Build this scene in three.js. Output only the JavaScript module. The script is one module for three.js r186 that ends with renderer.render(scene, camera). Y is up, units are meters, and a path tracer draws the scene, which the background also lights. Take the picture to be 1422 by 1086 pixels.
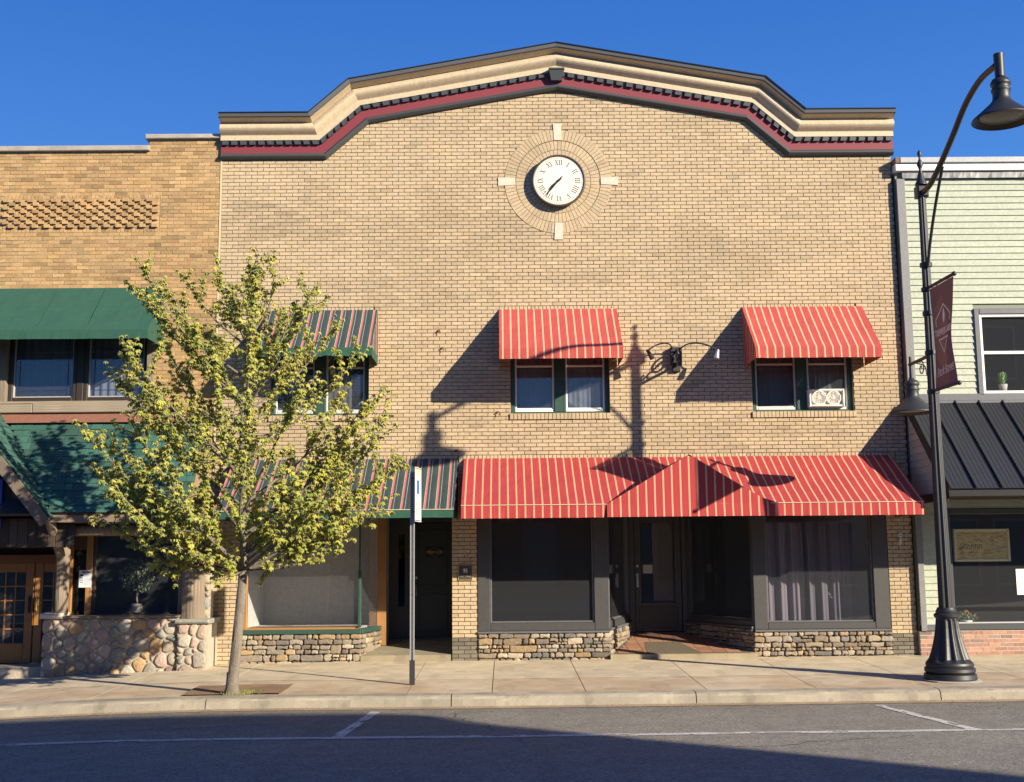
import * as THREE from 'three';
import { mergeGeometries } from 'three/addons/utils/BufferGeometryUtils.js';

// ---------------------------------------------------------------- camera, sky, sun, exposure
const scene = new THREE.Scene();
const R = Math.PI / 180, FPX = 1620, PITCH = 7.9 * R, ROLL = 0.53 * R, YAW = 0.4 * R;
const EYE = new THREE.Vector3(0, 1.83, 20.5);
const FW = new THREE.Vector3(Math.sin(YAW) * Math.cos(PITCH), Math.sin(PITCH), -Math.cos(YAW) * Math.cos(PITCH));
const RT0 = new THREE.Vector3(Math.cos(YAW), 0, Math.sin(YAW)), UP0 = RT0.clone().cross(FW);
const RT = RT0.clone().multiplyScalar(Math.cos(ROLL)).addScaledVector(UP0, -Math.sin(ROLL));
const UP = UP0.clone().multiplyScalar(Math.cos(ROLL)).addScaledVector(RT0, Math.sin(ROLL));
const camera = new THREE.PerspectiveCamera(2 * Math.atan(543 / FPX) / R, 1422 / 1086, 0.1, 400);
camera.position.copy(EYE); camera.up.copy(UP); camera.lookAt(EYE.clone().add(FW)); scene.add(camera);
const SUN = new THREE.Vector3(4.08, 2.05, 3.26).normalize();
{ // clear morning sky: air only, bluer and deeper away from the horizon, brighter round the sun
  const w = 256, h = 128, d = new Float32Array(w * h * 4), v = new THREE.Vector3();
  for (let j = 0; j < h; j++) for (let i = 0; i < w; i++) {
    const el = (((j + 0.5) / h) - 0.5) * Math.PI, az = ((i + 0.5) / w - 0.5) * 2 * Math.PI;
    v.set(Math.cos(el) * Math.cos(az), Math.sin(el), Math.cos(el) * Math.sin(az));
    const t = Math.pow(1 - Math.max(0, Math.sin(el)), 3.2), c = Math.max(0, v.dot(SUN)), gl = 0.35 * Math.pow(c, 6) + 0.9 * Math.pow(c, 60);
    const k = (j * w + i) * 4, s = 0.516;
    d[k] = s * (0.008 + 0.20 * t + gl * 0.9); d[k + 1] = s * (0.088 + 0.48 * t + gl * 0.9); d[k + 2] = s * (0.455 + 0.68 * t + gl * 0.85); d[k + 3] = 1;
  }
  const sky = new THREE.DataTexture(d, w, h, THREE.RGBAFormat, THREE.FloatType);
  sky.mapping = THREE.EquirectangularReflectionMapping; sky.magFilter = THREE.LinearFilter; sky.minFilter = THREE.LinearFilter; sky.wrapS = THREE.RepeatWrapping; sky.needsUpdate = true;
  scene.background = sky; scene.environment = sky;
}
const sun = new THREE.DirectionalLight(new THREE.Color().setRGB(1, 0.89, 0.71), 5);
sun.target.position.set(0, 3, 2); sun.position.copy(SUN).multiplyScalar(60).add(sun.target.position); sun.castShadow = true; sun.shadow.radius = 1;
Object.assign(sun.shadow.camera, { left: -30, right: 30, top: 25, bottom: -25, near: 1, far: 140 }); sun.shadow.mapSize.set(4096, 4096);
scene.add(sun, sun.target);
const renderer = new THREE.WebGLRenderer({ antialias: true });
renderer.shadowMap.enabled = true; renderer.toneMapping = THREE.LinearToneMapping; renderer.toneMappingExposure = 2.15;

// ---------------------------------------------------------------- helpers
const rng = (s) => () => { s = (s + 0x6d2b79f5) | 0; let t = Math.imul(s ^ (s >>> 15), 1 | s); t = (t + Math.imul(t ^ (t >>> 7), 61 | t)) ^ t; return ((t ^ (t >>> 14)) >>> 0) / 4294967296; };
const rnd = rng(7), rr = (a, b, f = rnd) => a + (b - a) * f(), V = (x, y, z) => new THREE.Vector3(x, y, z);
const ray = (px, py) => FW.clone().addScaledVector(RT, (px - 711) / FPX).addScaledVector(UP, -(py - 543) / FPX);
const onZ = (px, py, z = 0) => { const d = ray(px, py); return EYE.clone().addScaledVector(d, (z - EYE.z) / d.z); };
const onX = (px, py, x) => { const d = ray(px, py); return EYE.clone().addScaledVector(d, (x - EYE.x) / d.x); };
const g = (x) => x > 0 ? 0.003 * x : x > -3 ? 0 : -0.006 * (Math.max(x, -9) + 3) ** 2;   // the street falls a little to the left
const hash = (x, y, s = 0) => { let n = Math.imul(x | 0, 374761393) + Math.imul(y | 0, 668265263) + Math.imul(s | 0, 974634777); n = Math.imul(n ^ (n >>> 13), 1274126177); return ((n ^ (n >>> 16)) >>> 0) / 4294967296; };
function vn(x, y, s = 0, per = 0) { // value noise, tileable with period per
  const xi = Math.floor(x), yi = Math.floor(y), m = (a) => per ? ((a % per) + per) % per : a, fx = x - xi, fy = y - yi, u = fx * fx * (3 - 2 * fx), v = fy * fy * (3 - 2 * fy);
  const a = hash(m(xi), m(yi), s), b = hash(m(xi + 1), m(yi), s), c = hash(m(xi), m(yi + 1), s), d = hash(m(xi + 1), m(yi + 1), s);
  return a + (b - a) * u + (c - a) * v + (a - b - c + d) * u * v;
}
const fbm = (x, y, s = 0, o = 4, per = 0) => { let r = 0, a = 0.5, t = 0; for (let i = 0; i < o; i++) { r += a * vn(x, y, s + i, per); t += a; a *= 0.5; x *= 2; y *= 2; per *= 2; } return r / t; };
function tex(n, size, fn, srgb = true, m = n) { // n x m texels covering size metres (number, or [w, h])
  const d = new Uint8Array(n * m * 4);
  for (let j = 0; j < m; j++) for (let i = 0; i < n; i++) { const c = fn(i / n, j / m, i, j), k = (j * n + i) * 4; for (let q = 0; q < 3; q++) d[k + q] = Math.max(0, Math.min(255, 255 * (c.length ? c[q] : c))); d[k + 3] = 255; }
  const t = new THREE.DataTexture(d, n, m, THREE.RGBAFormat); t.wrapS = t.wrapT = THREE.RepeatWrapping; t.magFilter = THREE.LinearFilter; t.minFilter = THREE.LinearMipmapLinearFilter; t.generateMipmaps = true;
  if (srgb) t.colorSpace = THREE.SRGBColorSpace; const s = [].concat(size); t.repeat.set(1 / s[0], 1 / (s[1] ?? s[0])); t.needsUpdate = true; return t;
}
const canvasTex = (w, h, draw) => { const c = document.createElement('canvas'); c.width = w; c.height = h; draw(c.getContext('2d'), w, h); const t = new THREE.CanvasTexture(c); t.colorSpace = THREE.SRGBColorSpace; t.anisotropy = 4; return t; };
const lin = (r, gg, b) => new THREE.Color().setRGB(r, gg, b);
const mat = (c, rough = 0.8, o = {}) => new THREE.MeshStandardMaterial({ color: c === null ? 0xffffff : Array.isArray(c) ? lin(...c) : c, roughness: rough, metalness: 0, side: THREE.DoubleSide, ...o });
const vmat = (rough, o = {}) => mat(null, rough, { vertexColors: true, ...o });

class G { // collects flat-shaded faces; uv in metres on the dominant plane
  constructor() { this.p = []; this.n = []; this.u = []; this.c = []; this.m = null; }
  tri(a, b, c, col, uv) {
    const ab = [b[0] - a[0], b[1] - a[1], b[2] - a[2]], ac = [c[0] - a[0], c[1] - a[1], c[2] - a[2]];
    let n = [ab[1] * ac[2] - ab[2] * ac[1], ab[2] * ac[0] - ab[0] * ac[2], ab[0] * ac[1] - ab[1] * ac[0]]; const l = Math.hypot(...n) || 1; n = n.map((q) => q / l);
    const ax = n.map(Math.abs), k = ax[0] > ax[1] && ax[0] > ax[2] ? [2, 1] : ax[1] > ax[2] ? [0, 2] : [0, 1];
    [a, b, c].forEach((q, i) => { this.p.push(...q); this.n.push(...n); this.u.push(...(uv ? uv[i] : [q[k[0]], q[k[1]]])); if (col) this.c.push(...col); });
    return this;
  }
  quad(a, b, c, d, col, uv) { this.tri(a, b, c, col, uv && [uv[0], uv[1], uv[2]]); return this.tri(a, c, d, col, uv && [uv[0], uv[2], uv[3]]); }
  hexa(q, col, skip = '') { // q: bottom 4 (front-left, front-right, back-right, back-left), then top 4
    const [a, b, c, d, e, f, gg, h] = q;
    if (!skip.includes('f')) this.quad(a, b, f, e, col); if (!skip.includes('b')) this.quad(c, d, h, gg, col);
    if (!skip.includes('l')) this.quad(d, a, e, h, col); if (!skip.includes('r')) this.quad(b, c, gg, f, col);
    if (!skip.includes('t')) this.quad(e, f, gg, h, col); if (!skip.includes('d')) this.quad(d, c, b, a, col); return this;
  }
  box(x0, x1, y0, y1, z0, z1, col, skip) { return this.hexa([[x0, y0, z1], [x1, y0, z1], [x1, y0, z0], [x0, y0, z0], [x0, y1, z1], [x1, y1, z1], [x1, y1, z0], [x0, y1, z0]], col, skip); }
  cbox(x0, x1, y0, y1, z0, z1, k = 0.008, col) { // box with chamfered front edges
    this.box(x0, x1, y0, y1, z0, z1 - k, col, 'f');
    const o = [[x0, y0], [x1, y0], [x1, y1], [x0, y1]].map((q) => [...q, z1 - k]), i = [[x0 + k, y0 + k], [x1 - k, y0 + k], [x1 - k, y1 - k], [x0 + k, y1 - k]].map((q) => [...q, z1]);
    for (let s = 0; s < 4; s++) this.quad(o[s], o[(s + 1) % 4], i[(s + 1) % 4], i[s], col);
    return this.quad(...i, col);
  }
  get empty() { return !this.p.length; }
  geo(mtx) {
    const b = new THREE.BufferGeometry();
    b.setAttribute('position', new THREE.Float32BufferAttribute(this.p, 3)); b.setAttribute('normal', new THREE.Float32BufferAttribute(this.n, 3)); b.setAttribute('uv', new THREE.Float32BufferAttribute(this.u, 2));
    if (this.c.length) b.setAttribute('color', new THREE.Float32BufferAttribute(this.c, 3));
    if (mtx) b.applyMatrix4(mtx); return b;
  }
}
const clean = (b) => { const q = b.index ? b.toNonIndexed() : b; for (const k of Object.keys(q.attributes)) if (!['position', 'normal', 'uv'].includes(k)) q.deleteAttribute(k); return q; };
const merge = (...l) => mergeGeometries(l.flat().map((q) => clean(q instanceof G ? q.geo() : q)));
const bx = (...a) => new G().box(...a).geo(), cb = (...a) => new G().cbox(...a).geo();
const tube = (pts, r, seg = 0, rad = 8, closed = false) => new THREE.TubeGeometry(new THREE.CatmullRomCurve3(pts, closed), seg || pts.length * 6, r, rad, closed);
const bar = (a, b, r0, r1 = r0, rad = 10) => { const d = b.clone().sub(a), c = new THREE.CylinderGeometry(r1, r0, d.length(), rad, 1); c.applyQuaternion(new THREE.Quaternion().setFromUnitVectors(V(0, 1, 0), d.clone().normalize())); const m = a.clone().add(b).multiplyScalar(0.5); return c.translate(m.x, m.y, m.z); };
const lathe = (pts, seg = 28) => new THREE.LatheGeometry(pts.map((q) => new THREE.Vector2(q[0], q[1])), seg);
// things: geometry is written in world metres and moved into the thing's own frame
const used = {}, baseOf = new Map();
const numbered = (n) => { const k = used[n] = (used[n] ?? -1) + 1; return k ? n + '_' + String(k).padStart(3, '0') : n; };
const tag = (o, label, category, group, kind) => { if (label) o.userData.label = label; if (category) o.userData.category = category; if (group) o.userData.group = group; if (kind) o.userData.kind = kind; return o; };
function thing(name, label, category, x = 0, y = 0, z = 0, group) { const o = new THREE.Group(); o.name = numbered(name); o.position.set(x, y, z); baseOf.set(o, [x, y, z]); scene.add(o); return tag(o, label, category, group); }
function part(parent, name, geo, m, kind) {
  const q = geo instanceof G ? geo.geo() : geo, o = new THREE.Mesh(q, m), b = baseOf.get(parent) ?? [0, 0, 0];
  q.translate(-b[0], -b[1], -b[2]); o.name = name; o.castShadow = o.receiveShadow = true; baseOf.set(o, b); parent.add(o); if (kind) o.userData.kind = kind; return o;
}
function solo(name, geo, m, label, category, group, kind) { // a thing that is one mesh
  const q = geo instanceof G ? geo.geo() : geo, o = new THREE.Mesh(q, m); q.computeBoundingBox(); const c = q.boundingBox, p = [(c.min.x + c.max.x) / 2, c.min.y, (c.min.z + c.max.z) / 2];
  if (kind !== 'structure') { q.translate(-p[0], -p[1], -p[2]); o.position.set(...p); baseOf.set(o, p); }
  o.name = numbered(name); o.castShadow = o.receiveShadow = true; scene.add(o); return tag(o, label, category, group, kind);
}
const structure = (name, geo, m) => solo(name, geo, m, null, null, null, 'structure');

// ---------------------------------------------------------------- surfaces
const speck = tex(256, 0.8, (u, v, i, j) => 0.80 + 0.13 * fbm(u * 24, v * 24, 3, 3, 24) + 0.12 * (hash(i, j, 5) - 0.5) + 0.05);
const rough1 = tex(256, 0.35, (u, v, i, j) => 0.72 * fbm(u * 16, v * 16, 9, 4, 16) + 0.28 * hash(i, j, 2), false);
const concreteT = tex(512, 2.2, (u, v, i, j) => { const n = 0.78 + 0.2 * fbm(u * 10, v * 10, 21, 5, 10) + 0.12 * (hash(i, j, 8) - 0.5), k = fbm(u * 6, v * 6, 77, 4, 6) > 0.63 ? 0.93 : 1; return [n * k, n * k * 0.995, n * k * 0.98]; });
const asphaltT = tex(1024, 2.6, (u, v, i, j) => { const a = hash(i >> 1, j >> 1, 31), n = 0.72 + 0.14 * (fbm(u * 14, v * 14, 41, 4, 14) - 0.5) + 0.30 * (fbm(u * 110, v * 110, 43, 2, 110) - 0.5) + 0.36 * (a - 0.5) + (a > 0.97 ? 0.25 : 0); return [n, n * 0.99, n * 0.97]; });
const woodT = tex(512, [0.5, 2.2], (u, v, i, j) => { const n = 0.55 + 0.35 * fbm(u * 60, v * 5, 12, 4, 5) + 0.25 * (fbm(u * 10, v * 3, 14, 3, 1) - 0.5) + 0.07 * (hash(i, j, 4) - 0.5); return [n, n, n]; });
const woodH = woodT.clone(); woodH.rotation = Math.PI / 2; woodH.repeat.set(1 / 0.5, 1 / 2.2); woodH.needsUpdate = true;
const weave = tex(128, 0.16, (u, v, i, j) => 0.9 + 0.06 * (hash(i, j, 6) - 0.5) + 0.05 * (fbm(u * 4, v * 4, 8, 2, 4) - 0.5));
const M = {
  brick: vmat(0.9, { map: speck, bumpMap: rough1, bumpScale: 0.004 }),
  mortarDark: mat([0.36, 0.28, 0.19], 1, { map: speck }), mortarTan: mat([0.42, 0.30, 0.165], 1, { map: speck }), mortarWhite: mat([0.55, 0.46, 0.38], 1, { map: speck }), mortarCream: mat([0.46, 0.39, 0.30], 1, { map: speck, bumpMap: rough1, bumpScale: 0.01 }),
  cream: mat([0.55, 0.435, 0.285], 0.55, { map: speck }), darkRed: mat([0.165, 0.020, 0.028], 0.65), slate: mat([0.068, 0.070, 0.072], 0.6), slate2: mat([0.045, 0.05, 0.05], 0.45), black: mat([0.012, 0.012, 0.013], 0.35),
  green: mat([0.028, 0.075, 0.055], 0.5, { map: speck }), white: mat([0.74, 0.70, 0.62], 0.5), whitePlaster: mat([0.72, 0.67, 0.58], 0.9, { map: speck }), trimGrey: mat([0.115, 0.115, 0.125], 0.5, { map: speck }), store: mat([0.055, 0.053, 0.052], 0.5, { map: speck }),
  glass: new THREE.MeshPhysicalMaterial({ color: lin(0.92, 0.94, 0.97), transmission: 0.988, thickness: 0, roughness: 0.0, ior: 1.5, metalness: 0 }),
  tint: new THREE.MeshPhysicalMaterial({ color: lin(0.35, 0.38, 0.42), transmission: 1, thickness: 0, roughness: 0.01, ior: 1.5, metalness: 0 }),
  stone: vmat(0.92, { map: speck, bumpMap: rough1, bumpScale: 0.012 }), limestone: mat([0.62, 0.55, 0.43], 0.9, { map: speck, bumpMap: rough1, bumpScale: 0.004 }),
  iron: mat([0.014, 0.014, 0.015], 0.5, {}), ironRough: mat([0.02, 0.02, 0.02], 0.6), steel: mat([0.5, 0.5, 0.5], 0.4, { metalness: 0.7 }), brass: mat([0.45, 0.30, 0.10], 0.4, { metalness: 0.6 }),
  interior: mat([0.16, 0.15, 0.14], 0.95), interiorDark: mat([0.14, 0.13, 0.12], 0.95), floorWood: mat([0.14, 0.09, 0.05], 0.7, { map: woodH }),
  pine: mat([0.52, 0.25, 0.075], 0.6, { map: woodT }), oak: mat([0.50, 0.215, 0.055], 0.5, { map: woodT }), barn: vmat(0.95, { map: woodT, bumpMap: woodT, bumpScale: 0.006 }), log: mat([0.36, 0.28, 0.20], 0.95, { map: woodT, bumpMap: woodT, bumpScale: 0.01 }), barn2: mat([0.16, 0.11, 0.075], 0.95, { map: woodT }), logH: mat([0.34, 0.25, 0.17], 0.95, { map: woodH, bumpMap: woodH, bumpScale: 0.01 }), darkWood: mat([0.05, 0.033, 0.023], 0.6, { map: woodT }),
  concrete: vmat(0.93, { map: concreteT, bumpMap: rough1, bumpScale: 0.003 }), asphalt: vmat(0.95, { map: asphaltT, bumpMap: rough1, bumpScale: 0.006 }),
  paint: mat([0.86, 0.83, 0.78], 0.8, { map: asphaltT }),
};
const openRect = (o, x0, x1, y0, y1) => o.some((q) => x0 < q[1] - 1e-4 && x1 > q[0] + 1e-4 && y0 < q[3] - 1e-4 && y1 > q[2] + 1e-4);
// lays running-bond bricks on a wall at z; returns brick records {xl0,xr0,xl1,xr1,y0,y1}
function bond({ x0, x1, y0, y1, L = 0.2135, H = 0.0685, J = 0.0105, open = [], circle, top }) {
  const out = []; let row = 0;
  for (let y = y0; y + H * 0.6 < y1; y += H, row++) {
    const ya = y + J / 2, yb = y + H - J / 2, cut = [];
    for (const q of open) if (q[2] < yb - 0.012 && q[3] > ya + 0.012) cut.push([q[0], q[1], q[0], q[1]]);
    if (circle) { const f = (yy) => { const d = circle[2] ** 2 - (yy - circle[1]) ** 2; return d > 0 ? Math.sqrt(d) : 0; }, a = f(ya), b = f(yb); if (a || b) cut.push([circle[0] - a, circle[0] + a, circle[0] - b, circle[0] + b]); }
    for (let x = x0 - (row % 2 ? L / 2 : 0); x < x1; x += L) {
      let segs = [[Math.max(x, x0) + J / 2, Math.min(x + L, x1) - J / 2]].map((s) => [s[0], s[1], s[0], s[1]]);
      for (const c of cut) segs = segs.flatMap((s) => { // s: [l0, r0, l1, r1]
        const lo = Math.min(c[0], c[2]), hi = Math.max(c[1], c[3]); if (hi <= s[0] || lo >= s[1]) return [s];
        const r = []; if (s[0] < lo - 0.03) r.push([s[0], Math.min(s[1], c[0] - J / 2), s[2], Math.min(s[3], c[2] - J / 2)]); if (s[1] > hi + 0.03) r.push([Math.max(s[0], c[1] + J / 2), s[1], Math.max(s[2], c[3] + J / 2), s[3]]); return r;
      });
      for (const s of segs) if (s[1] - s[0] > 0.02) { if (top && ya > Math.max(top(s[0]), top(s[1]))) continue; out.push({ l0: s[0], r0: s[1], l1: s[2], r1: s[3], y0: ya, y1: yb }); }
    }
  }
  return out;
}
function brickGeo(G0, b, zb, zf, col) { return G0.hexa([[b.l0, b.y0, zf], [b.r0, b.y0, zf], [b.r0, b.y0, zb], [b.l0, b.y0, zb], [b.l1, b.y1, zf], [b.r1, b.y1, zf], [b.r1, b.y1, zb], [b.l1, b.y1, zb]], col, 'b'); }
// the 300 that show largest (nearest) become bricks of their own, the rest one mesh of real bricks
function layBricks(parent, list, z, depth, colour, m, name = 'brick', limit = 300, jitter = 0.0025) {
  const f = rng(list.length + 3), far = new G(); list.forEach((b) => { b.d = Math.hypot((b.l0 + b.r0) / 2, b.y0 - EYE.y, 20.5) - (b.r0 - b.l0) * 2; }); list.sort((a, b) => a.d - b.d);
  list.forEach((b, i) => { const col = colour((b.l0 + b.r0) / 2, b.y0, f), zf = z + (f() - 0.5) * 2 * jitter; if (i < limit) part(parent, name, brickGeo(new G(), b, z - depth, zf, col), m); else brickGeo(far, b, z - depth, zf, col); });
  if (!far.empty) part(parent, name + '_field', far, m, 'stuff');
}
// irregular stones: a polygon (x, y) raised from z by depth with a rounded arris
function stone(poly, z, depth, inset, col, dome = 0) {
  const G0 = new G(), n = poly.length, cx = poly.reduce((s, q) => s + q[0], 0) / n, cy = poly.reduce((s, q) => s + q[1], 0) / n;
  const ring = (k, zz, a) => poly.map((q) => { const dx = q[0] - cx, dy = q[1] - cy, l = Math.hypot(dx, dy) || 1, s = Math.max(0.3, (l - k) / l); return [cx + dx * s, cy + dy * s, zz + a]; });
  const r0 = ring(0, z, -0.06), r1 = ring(0, z + depth * 0.55, 0), r2 = ring(inset, z + depth, 0);
  for (let i = 0; i < n; i++) { const j = (i + 1) % n; G0.quad(r0[i], r0[j], r1[j], r1[i], col); G0.quad(r1[i], r1[j], r2[j], r2[i], col); G0.tri(r2[i], r2[j], [cx, cy, z + depth + dome], col); }
  return G0;
}
const shrink = (poly, k) => { const n = poly.length, cx = poly.reduce((s, q) => s + q[0], 0) / n, cy = poly.reduce((s, q) => s + q[1], 0) / n; return poly.map((q) => { const dx = q[0] - cx, dy = q[1] - cy, l = Math.hypot(dx, dy) || 1; return [q[0] - dx / l * k, q[1] - dy / l * k]; }); };
const ledgeCols = [[0.36, 0.28, 0.19], [0.44, 0.36, 0.25], [0.27, 0.21, 0.15], [0.33, 0.28, 0.22], [0.44, 0.31, 0.17], [0.20, 0.17, 0.135], [0.38, 0.31, 0.24], [0.30, 0.22, 0.14], [0.24, 0.22, 0.19], [0.48, 0.40, 0.29]];
function ledgeStones(parent, x0, x1, y0, y1, z, mtx, seed) { // stacked flat stones in ragged courses
  const f = rng(seed), cells = [];
  (function split(a, b, c, d) {
    const w = b - a, h = d - c, want = 0.055 + 0.10 * f() * f() + 0.03 * f();
    if (h > want * 1.55 && (h > 0.16 || f() < 0.75) && !(w < 0.13 && h < 0.16)) { const k = c + h * rr(0.36, 0.64, f); split(a, b, c, k); split(a, b, k, d); }
    else if (w > Math.max(0.13, h * rr(1.8, 4.5, f))) { const k = a + w * rr(0.34, 0.66, f); split(a, k, c, d); split(k, b, c, d); } else cells.push([a, b, c, d]);
  })(x0, x1, y0, y1);
  for (const [a, b, c, d] of cells) {
    const k = Math.min(0.03, (d - c) * 0.38), j = () => (f() - 0.5) * k, e = 0.006, q = Math.min(0.026, (d - c) * 0.25);
    const p = [[a + e + q * f(), c + e + j() * 0.5], [(a + b) / 2, c + e + j()], [b - e - q * f(), c + e + j() * 0.5], [b - e - j(), c + q + e], [b - e + j() * 0.5, d - q - e], [b - e - q * f(), d - e + j() * 0.5], [(a + b) / 2 + j(), d - e + j()], [a + e + q * f(), d - e], [a + e, d - q - e], [a + e + j() * 0.5, c + q + e]];
    const ro = rr(-0.07, 0.07, f), mx = (a + b) / 2, my = (c + d) / 2; p.forEach((v) => { const X = v[0] - mx, Yy = v[1] - my; v[0] = mx + X - Yy * ro * 0.4; v[1] = Math.max(y0, my + Yy + X * ro * Math.min(1, (d - c) / (b - a) * 1.3)); });
    const base = ledgeCols[Math.floor(f() * ledgeCols.length)], s = rr(0.66, 1.05, f), G0 = stone(p, z, rr(0.01, 0.055, f), Math.min(0.016, (d - c) * 0.24), base.map((v) => v * s), 0.004);
    part(parent, 'stone', G0.geo(mtx), M.stone);
  }
}
const fieldCols = [[0.44, 0.34, 0.25], [0.38, 0.29, 0.23], [0.44, 0.36, 0.26], [0.33, 0.29, 0.23], [0.46, 0.30, 0.15], [0.25, 0.25, 0.21], [0.37, 0.32, 0.24], [0.42, 0.30, 0.24], [0.29, 0.20, 0.16], [0.42, 0.37, 0.29], [0.40, 0.31, 0.24]];
function fieldStones(parent, x0, x1, y0, y1, z, size, seed) { // rounded cobbles: a relaxed Voronoi packing, corners cut off
  const f = rng(seed), n = Math.round((x1 - x0) * (y1 - y0) / (size * size)); let P = [...Array(n)].map(() => [rr(x0, x1, f), rr(y0, y1, f), rr(-0.5, 0.5, f) * size * size]);
  const cell = (i) => { let poly = [[x0, y0], [x1, y0], [x1, y1], [x0, y1]]; const a = P[i];
    for (let k = 0; k < n && poly.length; k++) if (k !== i) { const b = P[k], dx = b[0] - a[0], dy = b[1] - a[1], c = (b[0] ** 2 + b[1] ** 2 - a[0] ** 2 - a[1] ** 2 - b[2] + a[2]) / 2, o = [];
      for (let s = 0; s < poly.length; s++) { const p = poly[s], q = poly[(s + 1) % poly.length], dp = p[0] * dx + p[1] * dy - c, dq = q[0] * dx + q[1] * dy - c; if (dp <= 0) o.push(p); if (dp * dq < 0) { const t = dp / (dp - dq); o.push([p[0] + (q[0] - p[0]) * t, p[1] + (q[1] - p[1]) * t]); } } poly = o; } return poly; };
  for (let it = 0; it < 6; it++) P = P.map((a, i) => { const c = cell(i); return c.length ? [c.reduce((s, q) => s + q[0], 0) / c.length, c.reduce((s, q) => s + q[1], 0) / c.length, a[2]] : a; });
  for (let i = 0; i < n; i++) { let c = cell(i); if (c.length < 3) continue; c = shrink(c, 0.012);
    for (let it = 0; it < 2; it++) { const o = []; c.forEach((p, s) => { const q = c[(s + 1) % c.length]; if (Math.hypot(q[0] - p[0], q[1] - p[1]) < 0.012) { o.push([(p[0] + q[0]) / 2, (p[1] + q[1]) / 2]); return; } o.push([p[0] * 0.75 + q[0] * 0.25, p[1] * 0.75 + q[1] * 0.25], [p[0] * 0.25 + q[0] * 0.75, p[1] * 0.25 + q[1] * 0.75]); }); c = o; if (c.length > 12) break; }
    const b = fieldCols[Math.floor(f() * fieldCols.length)], s = rr(0.85, 1.2, f); part(parent, 'stone', stone(c, z, rr(0.035, 0.06, f), 0.022, b.map((v) => v * s), 0.012), M.stone); }
}

// ---------------------------------------------------------------- ground: road, gutter, kerb, pavement
function sheet(x0, x1, z0, z1, nx, nz, Y, col, sides = 0) {
  const G0 = new G(), P = (i, j) => { const x = x0 + (x1 - x0) * i / nx, z = z0 + (z1 - z0) * j / nz; return [x, Y(x, z), z]; }, C = (i, j) => { const p = P(i, j); return col(p[0], p[2]); };
  for (let i = 0; i < nx; i++) for (let j = 0; j < nz; j++) { const a = P(i, j + 1), b = P(i + 1, j + 1), c = P(i + 1, j), d = P(i, j), k = G0.c.length; G0.quad(a, b, c, d, [1, 1, 1]); [C(i, j + 1), C(i + 1, j + 1), C(i + 1, j), C(i, j + 1), C(i + 1, j), C(i, j)].forEach((q, s) => { for (let m = 0; m < 3; m++) G0.c[k + s * 3 + m] = q[m]; }); }
  if (sides) for (const [ax, az, bx_, bz] of [[x0, z1, x1, z1], [x1, z1, x1, z0], [x1, z0, x0, z0], [x0, z0, x0, z1]]) G0.quad([ax, Y(ax, az) - sides, az], [bx_, Y(bx_, bz) - sides, bz], [bx_, Y(bx_, bz), bz], [ax, Y(ax, az), az], col(ax, az));
  return G0;
}
const walkY = (x, z) => -0.02 * z + g(x), roadY = (x, z) => -0.228 + 0.012 * (Math.min(z, 9) - 4.3) + g(x);
const tone = (c, k) => c.map((v) => v * k);
structure('road', sheet(-60, 60, 4.0, 30, 240, 60, roadY, (x, z) => { const k = 0.86 + 0.32 * fbm(x * 0.55, z * 0.9, 51, 4) - (Math.abs(z - 4.95) < 0.16 && fbm(x * 1.2, z * 3, 60, 3) > 0.45 ? 0.12 : 0); return [0.325 * k, 0.30 * k, 0.255 * k]; }), M.asphalt);
structure('gutter', sheet(-40, 40, 4.25, 4.52, 160, 4, (x, z) => roadY(x, z) + 0.006, (x, z) => { const k = 0.8 + 0.4 * fbm(x * 3, z * 8, 61, 4); return [0.40 * k, 0.285 * k, 0.165 * k]; }), M.concrete);
const bed = structure('pavement', sheet(-40, 40, -0.6, 4.2, 80, 4, (x, z) => walkY(x, z) - 0.03, () => [0.10, 0.085, 0.06]), M.concrete);
const jx = [-15.4, -13.8, -12.2, -10.6, -9.0, -7.4, -5.8, -4.2, -2.62, -1.38, -0.2, 1.1, 2.78, 4.3, 5.88, 7.48, 9.1, 10.7, 12.3, 13.9];
for (let i = 0; i + 1 < jx.length; i++) {
  const e = 0.006, a = jx[i] + e, b = jx[i + 1] - e, k0 = rr(0.93, 1.06);
  part(bed, 'slab', sheet(a, b, -0.3, 2.38, 10, 14, walkY, (x, z) => { const k = k0 * (0.86 + 0.26 * fbm(x * 1.6, z * 2.4, 71, 4)); return [0.635 * k, 0.53 * k, 0.37 * k]; }, 0.03), M.concrete);
  part(bed, 'stamped_slab', sheet(a, b, 2.388, 3.93, 14, 14, (x, z) => walkY(x, z) - 0.002, (x, z) => { const n = fbm(x * 1.5, z * 2.6, 81, 4), k = k0 * (0.82 + 0.3 * n), t = Math.min(1, Math.max(0, (n - 0.42) * 4)); return [0.55 * k, (0.41 + 0.045 * t) * k, (0.265 + 0.055 * t) * k]; }, 0.03), M.concrete);
}
const kerb = structure('kerb', sheet(-40, 40, 3.95, 4.22, 80, 1, (x, z) => walkY(x, z) - 0.05, () => [0.12, 0.1, 0.075]), M.concrete);
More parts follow.
